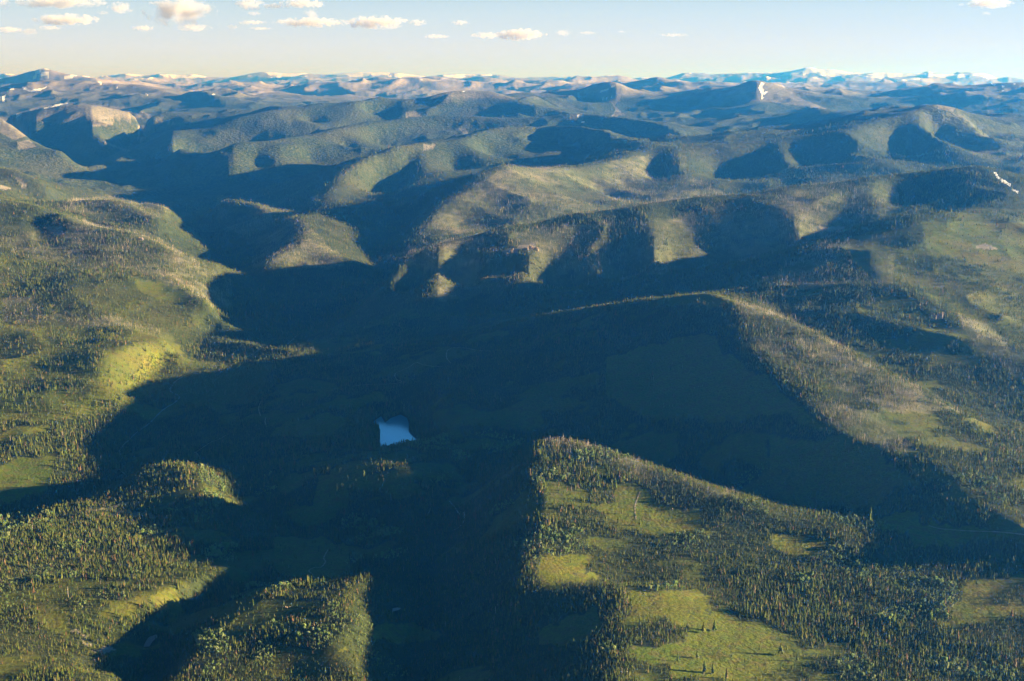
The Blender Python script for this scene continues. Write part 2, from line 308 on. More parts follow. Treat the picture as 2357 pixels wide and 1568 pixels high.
def solve():
    acc, cnt = rasterise(CRESTS + VALLEYS)
    levels = [(acc, cnt)]
    while min(levels[-1][0].shape) > 12:
        a, c = levels[-1]
        h, w = (a.shape[0] + 1) // 2 * 2, (a.shape[1] + 1) // 2 * 2
        A = np.zeros((h, w)); Cn = np.zeros((h, w)); A[:a.shape[0], :a.shape[1]] = a; Cn[:a.shape[0], :a.shape[1]] = c
        levels.append((A.reshape(h//2, 2, w//2, 2).sum((1, 3)), Cn.reshape(h//2, 2, w//2, 2).sum((1, 3))))
    z = None
    for k in range(len(levels) - 1, -1, -1):
        a, c = levels[k]
        fixed = c > 0
        val = np.where(fixed, a / np.maximum(c, 1), 0)
        if z is None:
            z = np.full(a.shape, a.sum() / c.sum())
        else:
            z = np.repeat(np.repeat(z, 2, 0), 2, 1)[:a.shape[0], :a.shape[1]]
        z = np.where(fixed, val, z)
        for it in range(160 if k else 120):
            p = np.pad(z, 1, mode='edge')
            zn = 0.25 * (p[:-2, 1:-1] + p[2:, 1:-1] + p[1:-1, :-2] + p[1:-1, 2:])
            z = np.where(fixed, val, zn)
    return z

def blur(a, s):
    r = int(3 * s) + 1
    k = np.exp(-0.5 * (np.arange(-r, r + 1) / s) ** 2); k /= k.sum()
    for ax in (0, 1):
        p = np.pad(a, [(r, r) if i == ax else (0, 0) for i in (0, 1)], mode='edge')
        a = sum(k[j] * (p[j:j + a.shape[0], :] if ax == 0 else p[:, j:j + a.shape[1]]) for j in range(2 * r + 1))
    return a

_perm = np.random.default_rng(3).permutation(4096)
_grad = np.random.default_rng(4).uniform(-1, 1, 4096)
def vnoise(x, y, seed=0):
    """smooth value noise, -1..1"""
    xi = np.floor(x).astype(np.int64); yi = np.floor(y).astype(np.int64)
    fx = x - xi; fy = y - yi
    fx = fx * fx * fx * (fx * (fx * 6 - 15) + 10); fy = fy * fy * fy * (fy * (fy * 6 - 15) + 10)
    def g(a, b):
        return _grad[_perm[(_perm[(a + seed * 131) & 4095] + b) & 4095]]
    return (g(xi, yi) * (1 - fx) + g(xi + 1, yi) * fx) * (1 - fy) + (g(xi, yi + 1) * (1 - fx) + g(xi + 1, yi + 1) * fx) * fy

def fbm(x, y, wl, octaves=4, seed=0, gain=0.5):
    s = 0; a = 1.0; n = 0
    for o in range(octaves):
        c, sn = math.cos(o * 1.1 + seed), math.sin(o * 1.1 + seed)
        s = s + a * vnoise((x * c - y * sn) / wl, (x * sn + y * c) / wl, seed * 7 + o); n += a
        a *= gain; wl /= 2.03
    return s / n

def ridged(x, y, wl, octaves=4, seed=0):
    s = 0; a = 1.0; n = 0; w = 1.0
    for o in range(octaves):
        c, sn = math.cos(o * 1.3 + seed), math.sin(o * 1.3 + seed)
        v = 1 - np.abs(vnoise((x * c - y * sn) / wl, (x * sn + y * c) / wl, seed * 11 + o)) * 1.6
        s = s + a * w * v; n += a
        w = np.clip(v, 0, 1); a *= 0.5; wl /= 2.1
    return s / n

def smooth(a, b, x):
    t = np.clip((x - a) / (b - a), 0, 1)
    return t * t * (3 - 2 * t)

ZG = solve()
_w = smooth(math.log(9000), math.log(26000), LR0 + GS * np.arange(NR))[:, None]
ZG = blur(ZG, 1.05) * (1 - _w) + blur(ZG, 0.6) * _w

CREST_N = np.clip(blur((rasterise(CRESTS)[1] > 0).astype(float), 2.2) * 5.5, 0, 1)   # 1 along the surveyed crests

def base_height(x, y, G=None):
    if G is None: G = ZG
    th = (np.arctan2(x, y) - TH0) / GS; lr = (np.log(np.hypot(x, y)) - LR0) / GS
    th = np.clip(th, 0, NT - 1.001); lr = np.clip(lr, 0, NR - 1.001)
    i = lr.astype(int); j = th.astype(int); fi = lr - i; fj = th - j
    return (G[i, j] * (1 - fj) + G[i, j + 1] * fj) * (1 - fi) + (G[i + 1, j] * (1 - fj) + G[i + 1, j + 1] * fj) * fi
# ------------------------------------------------------------------ land cover
def project(x, y, z):
    """bearing column and sight line of a point of the land"""
    dz = z - CAM_H
    ax = y * math.cos(PITCH) - dz * math.sin(PITCH)
    up = y * math.sin(PITCH) + dz * math.cos(PITCH)
    return CX + FPX * x / ax, CY - FPX * up / ax

def inside(poly, a, b):
    P = np.array(poly, float)
    out = np.zeros(a.shape, bool)
    bb = (a >= P[:, 0].min()) & (a <= P[:, 0].max()) & (b >= P[:, 1].min()) & (b <= P[:, 1].max())
    if not bb.any():
        return out
    aa, ab = a[bb], b[bb]
    r = np.zeros(aa.shape, bool)
    n = len(P)
    for i in range(n):
        x0, y0 = P[i]; x1, y1 = P[(i + 1) % n]
        if y0 == y1: continue
        c = ((y0 > ab) != (y1 > ab)) & (aa < (x1 - x0) * (ab - y0) / (y1 - y0) + x0)
        r ^= c
    out[bb] = r
    return out

def Q(ox, oy, k, pts):
    return [(ox + k * p[0], oy + k * p[1]) for p in pts]
b1 = lambda p: Q(0, 920.7, .25, p)
b2 = lambda p: Q(589.2, 920.7, .25, p)
b3 = lambda p: Q(1178.5, 920.7, .25, p)
b4 = lambda p: Q(1767.7, 920.7, .25, p)
b5 = lambda p: Q(0, 1230.7, .25, p)
b6 = lambda p: Q(589.2, 1230.7, .25, p)
b7 = lambda p: Q(1178.5, 1230.7, .25, p)
b8 = lambda p: Q(1767.7, 1230.7, .25, p)
c1 = lambda p: Q(0, 122.8, .3386, p)
c2 = lambda p: Q(785.7, 122.8, .3386, p)
c3 = lambda p: Q(1559, 122.8, .3386, p)
c4 = lambda p: Q(0, 521.7, .3386, p)
c5 = lambda p: Q(785.7, 521.7, .3386, p)
c6 = lambda p: Q(1559, 521.7, .3386, p)

# meadows: (outline, tree density left in it)
MEADOWS = [
 (b3([(960,760),(1150,790),(1320,850),(1400,980),(1700,1030),(1730,1170),(1950,1200),(1700,1240),(1350,1235),(1180,1210),(980,1150),(850,1080),(700,1030),(640,1000),(800,980),(950,960),(940,860)]), .012),
 (b3([(590,615),(800,650),(880,740),(760,710),(650,680)]), .02),
 (b3([(330,730),(420,700),(620,870),(640,990),(450,960),(330,960),(330,850)]), .05),
 (b3([(400,1140),(520,1180),(510,1200),(420,1200)]), .02),
 (b7([(1000,500),(1200,495),(1850,545),(1800,600),(1950,700),(2300,840),(2600,900),(2700,1120),(2357,1250),(2357,1350),(1500,1350),(1500,1200),(1100,1150),(1080,1050),(1600,1000),(1640,880),(1500,820),(1400,750),(1300,830),(1050,900),(1030,830),(1130,690),(1060,600)]), .006),
 (b8([(0,980),(200,985),(560,1080),(400,1150),(260,1160),(0,1260)]), .02),
 (b8([(0,860),(200,900),(330,960),(150,975),(0,960)]), .10),
 (b8([(0,1260),(240,1240),(300,1350),(0,1350)]), .12),
 (b7([(300,170),(580,180),(740,230),(600,300),(560,360),(800,400),(700,440),(480,430),(350,500),(250,400),(240,290)]), .02),
 (b7([(600,40),(720,60),(760,120),(640,140),(560,110)]), .10),
 (b8([(1830,440),(2000,400),(2357,390),(2500,420),(2357,500),(2100,520),(2060,620),(2357,660),(2500,700),(2357,760),(2150,770),(1800,850),(1620,860),(1600,830),(1680,740),(1640,650),(1760,600),(1760,500)]), .006),
 (b8([(700,600),(950,640),(1110,680),(900,660)]), .05),
 (b4([(980,1080),(1150,1030),(1430,1020),(1500,1150),(1900,1160),(2100,1200),(2357,1190),(2500,1220),(2357,1245),(1900,1290),(1700,1340),(1400,1350),(1250,1240),(1050,1170)]), .006),
 (b4([(0,1230),(300,1230),(560,1320),(480,1440),(280,1420),(100,1380),(0,1350)]), .01),
 (b4([(1450,310),(1700,350),(2080,460),(2100,490),(1800,480),(1600,450),(1400,400)]), .12),
 (b4([(1200,520),(1400,590),(1750,760),(1700,790),(1500,740),(1280,650)]), .12),
 (b4([(1990,1010),(2100,1040),(2050,1060)]), .05),
 (b4([(150,10),(330,50),(420,160),(560,260),(640,310),(560,300),(300,200),(180,130)]), .03),
 (b4([(0,330),(1000,420),(1200,700),(1000,960),(500,1000),(0,900)]), .10),
 (c6([(-500,900),(0,760),(260,730),(300,850),(560,1000),(700,1130),(860,1240),(400,1330),(-200,1300),(-500,1150)]), .035),
 (c6([(1640,-30),(2357,-30),(2500,330),(2150,280),(1900,230),(1700,180),(1660,60)]), .05),
 (c6([(1100,110),(1300,30),(1600,20),(1450,130),(1470,380),(1400,400),(1300,330),(1180,230)]), .05),
 (c6([(1900,780),(2100,760),(2250,880),(1950,860)]), .15),
 (c4([(850,780),(960,740),(1150,720),(1170,780),(1240,850),(1000,860),(900,990),(800,1010),(870,1130),(850,1170),(760,1130),(700,1060),(690,920),(740,840)]), .16),
 (c4([(880,360),(1120,370),(1330,480),(1250,515),(1050,480),(900,420)]), .08),
 (c4([(0,800),(60,810),(50,830),(0,840)]), .02),
 (c4([(0,880),(160,885),(120,910),(0,930)]), .05),
 (b1([(-100,300),(0,290),(300,230),(480,210),(400,280),(200,330),(0,400),(-100,400)]), .01),
 (b1([(-200,600),(120,560),(450,480),(540,500),(470,600),(420,800),(200,930),(-200,940)]), .012),
 (b1([(1420,640),(1600,600),(1630,610),(1500,690),(1400,670)]), .05),
 (b1([(700,990),(900,970),(1140,960),(1100,990),(800,1005)]), .10),
 (b1([(450,1100),(700,1070),(690,1090),(520,1120)]), .10),
 (b2([(690,620),(960,560),(1420,570),(1200,620),(980,690),(720,710)]), .06),
 (b2([(580,700),(900,640),(1200,700),(1150,760),(850,800),(900,900),(850,980),(650,1130),(400,1150),(300,1050),(450,950),(500,850)]), .04),
 (b6([(200,50),(600,10),(850,100),(900,330),(600,430),(200,370)]), .03),
 (b6([(200,1050),(850,1050),(700,1250),(500,1340),(100,1350)]), .2),
 (b6([(1120,840),(1500,840),(1700,950),(1300,1020),(1120,960)]), .03),
 (b6([(380,490),(880,500),(800,540),(400,520)]), .15),
 (b7([(250,880),(500,740),(700,700),(800,900),(500,1000),(250,1000)]), .05),
 (b2([(150,350),(700,330),(850,200),(700,100),(300,200)]), .10),
 (c5([(200,1050),(500,1000),(900,850),(700,820),(300,980)]), .2),
 (c4([(1050,1000),(1500,900),(1900,950),(1700,1200),(1200,1200)]), .25),
]
# burnt, grey forest of dead standing trunks
BURNT = [
 c4([(0,0),(350,-30),(1000,30),(1560,350),(1560,560),(1440,540),(1300,480),(1000,330),(700,290),(300,240),(0,150)]),
 c4([(0,500),(200,470),(300,600),(700,600),(1100,680),(1250,850),(1150,760),(700,680),(300,650),(0,650)]),
 c1([(360,1050),(500,980),(850,970),(1180,1010),(1150,1110),(900,1120),(500,1080)]),
 c1([(430,1100),(1060,1250),(1060,1290),(430,1130)]),
 c1([(1470,960),(1750,1000),(2000,1090),(2357,1400),(2357,1460),(1700,1460),(1720,1300),(1480,1150)]),
 c2([(1160,740),(1600,780),(2000,700),(2357,700),(2357,1000),(1700,1090),(1200,1180),(480,1269),(780,920),(1000,850)]),
 c3([(0,800),(360,960),(0,1010)]),
 c5([(200,260),(480,130),(1000,30),(2357,-60),(2357,290),(1740,390),(900,480),(650,520),(600,290)]),
 c3([(0,1269),(0,1120),(700,900),(1200,860),(1500,900),(1500,1090),(1180,1200),(1000,1269)]),
 c6([(0,0),(1150,0),(560,220),(0,300)]),
 c6([(560,400),(900,130),(1300,50),(1500,60),(1450,380),(1100,400),(800,420)]),
 c6([(350,500),(700,560),(1300,930),(1950,1269),(1500,1269),(900,1050),(480,800)]),
 c6([(1900,600),(2100,650),(2357,900),(2357,1050),(2000,800)]),
 b3([(280,340),(450,350),(1150,560),(1980,860),(1900,900),(1300,780),(700,560),(420,520),(280,440)]),
 b4([(330,0),(1000,100),(1300,450),(1240,520),(900,400),(560,250),(420,150)]),
 c3([(1650,400),(1900,400),(2357,600),(2357,700),(2150,740),(1900,640)]),
]
ROCK = [
 b5([(830,1050),(960,1085),(1040,1030),(960,985),(930,1040)]), b5([(1045,565),(1115,572),(1105,592),(1050,588)]), b5([(640,885),(800,908),(790,922),(650,905)]),
 b1([(930,1045),(1200,1015),(1430,1060),(1410,1105),(1250,1060),(1000,1065)]), b1([(800,985),(1130,955),(1100,978),(830,1003)]), b5([(700,940),(860,1010),(800,1010),(700,960)]),
 c2([(1680,250),(1750,270),(1860,215),(1920,230),(1900,320),(1860,350),(1930,420),(1840,430),(1870,380),(1830,330),(1760,310)]),
 c2([(760,250),(1040,255),(1150,318),(1000,300),(800,300)]),
 c2([(440,400),(500,390),(550,430),(440,440)]),
 c2([(800,510),(850,510),(870,560),(840,560)]),
 c2([(550,620),(640,620),(620,650),(560,660)]),
 c2([(1550,410),(1640,410),(1650,470),(1560,450)]),
 c3([(450,190),(620,190),(850,310),(1040,385),(700,340),(480,320)]),
 c3([(2110,205),(2357,205),(2300,240),(2200,300),(2190,400),(2120,440),(2100,350),(2150,280)]),
 c3([(1320,245),(1360,265),(1380,290),(1330,285)]),
 c3([(1760,335),(1900,350),(1880,400),(1780,380)]),
 c1([(100,415),(300,350),(600,340),(900,370),(1190,480),(1210,490),(1000,440),(600,460),(400,480),(200,460)]),
 c1([(0,430),(130,440),(200,560),(100,590),(0,540)]),
 c1([(120,600),(200,590),(260,640),(130,660)]),
 c1([(620,460),(780,460),(760,490),(620,500)]), c1([(940,485),(1010,500),(1000,520),(940,510)]),
 c1([(700,590),(870,660),(880,670),(720,620)]), c1([(930,560),(1010,570),(940,590)]),
 c1([(0,895),(90,920),(40,935),(0,930)]), c1([(95,835),(130,840),(190,910),(140,900)]),
 c5([(1110,180),(1160,150),(1290,120),(1330,160),(1240,160),(1130,205)]),
 c5([(800,255),(860,235),(980,225),(980,240)]),
 c4([(300,0),(420,0),(440,60),(360,60)]), c4([(945,75),(975,75),(975,95),(945,95)]),
 c3([(450,1160),(490,1170),(470,1210)]), c3([(960,1160),(1000,1180),(1130,1200),(1100,1215),(980,1200)]),
 c6([(1740,590),(1765,580),(1800,595),(1790,640),(1745,625)]),
 c6([(1040,0),(1150,0),(1130,30),(1060,20)]), c6([(2010,130),(2080,110),(2180,150),(2150,165),(2060,150)]),
]
SNOW = [
 c3([(570,200),(598,205),(585,232),(592,262),(617,262),(600,282),(575,275),(590,312),(570,312),(572,270),(552,240)]),
 c2([(1750,265),(1860,215),(1865,222),(1760,272)]),
 c2([(1770,300),(1785,300),(1778,325)]), c2([(1800,300),(1812,300),(1800,325)]), c2([(1830,285),(1845,290),(1840,310)]),
 c2([(1605,415),(1620,418),(1615,440),(1600,430)]), c2([(1625,460),(1655,465),(1640,475)]),
 c2([(820,258),(848,255),(820,268)]),
 c3([(2105,770),(2160,778),(2155,785),(2105,775)]), c3([(2148,805),(2170,812),(2185,840),(2265,885),(2265,905),(2220,880),(2170,845)]),
 c3([(2270,915),(2325,935),(2325,955),(2290,935)]),
 c3([(2130,205),(2170,210),(2160,222)]), c3([(2200,215),(2225,220),(2215,240)]),c3([(2270,203),(2300,208),(2290,215)]),c3([(2310,235),(2335,232),(2320,245)]),c3([(2205,250),(2225,255),(2210,265)]),
 c1([(300,372),(400,345),(460,338),(455,345),(380,360),(310,377)]), c1([(105,412),(150,405),(150,415),(110,420)]),
 c1([(150,225),(210,250),(280,240),(340,215),(280,255),(220,262),(170,250)]),
 c1([(72,232),(98,235),(95,248),(75,245)]), c1([(20,290),(40,282),(35,325),(15,335)]),
 c1([(230,130),(260,122),(380,140),(330,160),(260,140)]), c1([(430,155),(520,138),(540,148),(480,165),(440,165)]), c1([(190,160),(300,150),(340,160),(200,170)]),
 c1([(780,220),(800,225),(800,238),(785,235)]), c1([(985,265),(1010,285),(1000,288)]), c1([(1440,280),(1500,265),(1500,272),(1450,284)]),
 c1([(660,190),(695,200),(690,212)]),
]

def landcover(x, y, z, slope=None):
    """grass, burnt, rock, snow (0..1) and the tree density"""
    r = np.hypot(x, y)
    a, b = project(x, y, z)
    j = np.where(b > 1050, 10.0, np.where(b > 560, 7.0, np.where(b > 330, 2.5, 0.35)))
    wob = np.clip(r * 0.012, 25, 160)
    a = a + j * 3.4 * fbm(x / wob, y / wob, 1.0, 4, 41, 0.62); b = b + j * 1.7 * fbm(x / wob, y / wob, 1.0, 4, 42, 0.62)
    n1 = fbm(x, y, 240, 4, 51); n2 = fbm(x, y, 900, 4, 52); n3 = fbm(x, y, 60, 3, 53)
    near = 1 - smooth(5200, 7000, r)
    dens = 0.80 + 0.35 * n1 + 0.15 * n2
    # open glades scattered through the forest
    glade = smooth(0.26, 0.36, n1 + 0.35 * n3) * near
    grass = glade * 0.6
    dens = dens * (1 - 0.93 * glade)
    # left bench: shrubs and loose conifers
    bench = inside([(-400,735),(0,738),(150,738),(300,755),(410,790),(400,900),(150,965),(-400,985)], a, b) & (r < 6600)
    dens = np.where(bench, 0.30 + 0.75 * smooth(0.0, 0.3, n1 + .3 * n3), dens); grass = np.where(bench, 0.85, grass)
    hills = inside([(-400,500),(0,560),(200,590),(500,700),(410,790),(300,755),(-400,735)], a, b) & (r < 7600)
    grass = np.where(hills, 0.25 + 0.4 * smooth(-.1, .3, n1), grass)
    right = inside([(2000,480),(2500,480),(2500,800),(2357,800),(2150,690),(2060,640)], a, b) & (r < 7200)
    grass = np.where(right, 0.5 + 0.3 * n1, grass); dens = np.where(right, 0.30 + 0.5 * smooth(-.1, .3, n1), dens)
    for poly, d in MEADOWS:
        m_ = inside(poly, a, b) & (r < 7500)
        g_ = 1.0 if d < .03 else (0.75 if d < .11 else 0.5)
        grass = np.where(m_, g_, grass); dens = np.where(m_, d * (1 + 2.2 * np.clip(n1, -.4, .5)) , dens)
    grove = inside(b7([(1380,770),(1470,780),(1640,890),(1600,1000),(1380,1030),(1130,1010),(1290,850)]), a, b) & (r < 3500)
    dens = np.where(grove, 0.8, dens)
    burnt = np.zeros_like(x)
    for poly in BURNT:
        burnt = np.where(inside(poly, a, b), 1.0, burnt)
    burnt = burnt * (0.35 + 0.65 * smooth(-0.25, 0.15, n1 + 0.3 * n2 + 0.5 * n3))
    alp = smooth(860, 1010, z + 90 * n2 + 50 * n3) * smooth(11000, 14000, r)
    rock = alp * 0.75
    for poly in ROCK:
        rock = np.where(inside(poly, a, b), np.where(b > 420, 0.8, 0.5) + .15 * n3, rock)
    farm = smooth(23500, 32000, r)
    rock = np.maximum(rock, farm * (0.45 + 0.55 * smooth(700, 1000, z + 150 * n2)))  # far alpine rock, spread over forest too so its paleness paints in distance haze
    shore = np.hypot(x - LAKE[:, 0].mean(), y - LAKE[:, 1].mean()) < 420
    if shore.any():
        dd = poly_dist(LAKE, x[shore], y[shore]); dens[shore] = np.where(dd < 75, 1.0, dens[shore]); grass[shore] = np.where(dd < 75, 0.0, grass[shore])
    snow = np.zeros_like(x)
    for poly in SNOW:
        snow = np.where(inside(poly, a, b), 1.0, snow)
    sn = fbm(x, y, 1400, 5, 61, 0.62)
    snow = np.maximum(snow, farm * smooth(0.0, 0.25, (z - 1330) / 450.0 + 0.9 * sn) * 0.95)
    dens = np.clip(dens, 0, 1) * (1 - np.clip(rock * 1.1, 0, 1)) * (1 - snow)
    return np.clip(grass, 0, 1), np.clip(burnt, 0, 1), np.clip(rock, 0, 1), np.clip(snow, 0, 1), dens
# ------------------------------------------------------------------ terrain surface
LAKE_Z = 14.0
def ray_on_level(pts, zl):
    out = []
    for a, b in pts:
        c = (CAM_H - zl) / float(slope_of(b))
        ax = c * math.cos(PITCH) + (CAM_H - zl) * math.sin(PITCH)
        out.append(((a - CX) / FPX * ax, c))
    return np.array(out)
LAKE = ray_on_level(b2([(1075,200),(1110,175),(1155,145),(1190,205),(1240,165),(1330,132),(1395,165),(1412,215),(1410,290),(1440,325),(1495,375),(1450,398),(1350,415),(1230,432),(1145,450),(1138,380),(1140,270),(1095,240)]), LAKE_Z)

def poly_dist(P, x, y):
    """distance to the outline, negative inside"""
    d = np.full(x.shape, 1e9); n = len(P); ins = np.zeros(x.shape, bool)
    for i in range(n):
        x0, y0 = P[i]; x1, y1 = P[(i + 1) % n]
        t = np.clip(((x - x0) * (x1 - x0) + (y - y0) * (y1 - y0)) / ((x1 - x0) ** 2 + (y1 - y0) ** 2), 0, 1)
        d = np.minimum(d, np.hypot(x - x0 - t * (x1 - x0), y - y0 - t * (y1 - y0)))
        c = ((y0 > y) != (y1 > y)) & (x < (x1 - x0) * (y - y0) / (y1 - y0 + 1e-9) + x0)
        ins ^= c
    return np.where(ins, -d, d)

PONDS = [(LAKE, LAKE_Z)]
RM = 0.28                                    # mean of the ridged noise
def height(x, y):
    r = np.hypot(x, y)
    z = base_height(x, y)
    keepc = 1 - 0.8 * base_height(x, y, CREST_N)
    mid = smooth(4600, 8000, r)
    far = smooth(22000, 36000, r)
    wx = x + 120 * fbm(x, y, 700, 2, 21); wy = y + 120 * fbm(x, y, 700, 2, 22)
    z = z + keepc * mid * (44 + 50 * smooth(11500, 14500, r)) * (ridged(wx, wy, 950, 4, 5) - RM)
    z = z + (1 - mid) * 8 * fbm(wx, wy, 330, 4, 6)
    z = z + (0.4 + 0.6 * keepc) * smooth(3700, 5200, r) * (1 - smooth(12000, 18000, r)) * 24 * (ridged(wx, wy, 380, 3, 15) - RM)
    z = z + keepc * smooth(11000, 17000, r) * 125 * (ridged(wx, wy, 1900, 5, 9) - RM)
    z = z + (0.35 + 0.65 * keepc) * far * (0.6 + 0.4 * smooth(36000, 50000, r)) * 270 * (ridged(x + 500 * fbm(x, y, 2400, 3, 31), y, 2800, 6, 8) - RM - .22)
    for P, zl in PONDS:
        c = P.mean(0)
        m_ = np.hypot(x - c[0], y - c[1]) < 700
        if m_.any():
            d = poly_dist(P, x[m_], y[m_])
            w = 1 - smooth(15, 130, d)
            z[m_] = z[m_] * (1 - w) + w * (zl + np.clip(d * 0.12, -3, 6))
    return z

TH_A, TH_B, TH_S = -0.385, 0.385, 0.00085
th = np.concatenate([np.arange(-0.45, TH_A - 1e-6, 0.003), np.arange(TH_A, TH_B, TH_S), np.arange(TH_B, 0.85, 0.0045)])
lr = np.concatenate([np.arange(math.log(1700), math.log(9000), 0.0024), np.arange(math.log(9000), math.log(30000), 0.0032), np.arange(math.log(30000), math.log(100000), 0.0055)])
TH, LR = np.meshgrid(th, lr)
RR = np.exp(LR)
GX = RR * np.sin(TH); GY = RR * np.cos(TH)
GZ = height(GX, GY)
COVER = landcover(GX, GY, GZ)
DENS = COVER[4]
print("terrain grid", GX.shape)

def grid_mesh(name, sl, mat):
    X, Y, Z = GX[sl], GY[sl], GZ[sl]
    h, w = X.shape
    me = bpy.data.meshes.new(name)
    me.vertices.add(h * w)
    me.vertices.foreach_set("co", np.stack([X, Y, Z], -1).astype(np.float32).ravel())
    idx = np.arange(h * w, dtype=np.int32).reshape(h, w)
    q = np.stack([idx[:-1, :-1], idx[:-1, 1:], idx[1:, 1:], idx[1:, :-1]], -1).reshape(-1, 4)
    me.loops.add(q.size); me.loops.foreach_set("vertex_index", q.ravel())
    me.polygons.add(len(q)); me.polygons.foreach_set("loop_start", np.arange(len(q), dtype=np.int32) * 4)
    me.polygons.foreach_set("use_smooth", np.ones(len(q), bool))
    me.update(calc_edges=True)
    at = me.color_attributes.new("cover", 'FLOAT_COLOR', 'POINT')
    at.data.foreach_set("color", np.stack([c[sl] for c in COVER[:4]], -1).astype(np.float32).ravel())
    at2 = me.attributes.new("woods", 'FLOAT', 'POINT')
    at2.data.foreach_set("value", DENS[sl].astype(np.float32).ravel())
    me.materials.append(mat)
    ob = bpy.data.objects.new(name, me); scene.collection.objects.link(ob)
    ob["kind"] = "structure"
    return ob

# ---- material helpers
class NT:
    def __init__(self, name):
        self.m = bpy.data.materials.new(name); self.m.use_nodes = True
        self.t = self.m.node_tree; self.b = self.t.nodes["Principled BSDF"]
        self.b.inputs["Roughness"].default_value = 0.95
        self.b.inputs["Specular IOR Level"].default_value = 0.15
    def n(self, typ, **kw):
        nd = self.t.nodes.new(typ)
        for k, v in kw.items(): setattr(nd, k, v)
        return nd
    def l(self, a, b): self.t.links.new(a, b)
    def mix(self, f, a, b, blend='MIX'):
        nd = self.n("ShaderNodeMix", data_type='RGBA', blend_type=blend)
        for s, v in ((0, f), (6, a), (7, b)):
            if isinstance(v, (int, float)): nd.inputs[s].default_value = v
            elif isinstance(v, tuple): nd.inputs[s].default_value = (*v, 1)
            else: self.l(v, nd.inputs[s])
        return nd.outputs[2]
    def math(self, op, a, b=None, c=None, clamp=False):
        nd = self.n("ShaderNodeMath", operation=op, use_clamp=clamp)
        for s, v in enumerate((a, b, c)):
            if v is None: continue
            if isinstance(v, (int, float)): nd.inputs[s].default_value = v
            else: self.l(v, nd.inputs[s])
        return nd.outputs[0]
    def noise(self, scale, detail=3, rough=0.55, vec=None):
        nd = self.n("ShaderNodeTexNoise"); nd.inputs["Scale"].default_value = scale
        nd.inputs["Detail"].default_value = detail; nd.inputs["Roughness"].default_value = rough
        if vec is not None: self.l(vec, nd.inputs["Vector"])
        return nd.outputs[0]
    def ramp(self, f, stops):
        nd = self.n("ShaderNodeValToRGB"); e = nd.color_ramp.elements
        e[0].position, e[0].color = stops[0][0], (*stops[0][1], 1)
        e[1].position, e[1].color = stops[-1][0], (*stops[-1][1], 1)
        for p, c in stops[1:-1]:
            x = e.new(p); x.color = (*c, 1)
        self.l(f, nd.inputs[0]); return nd.outputs[0]

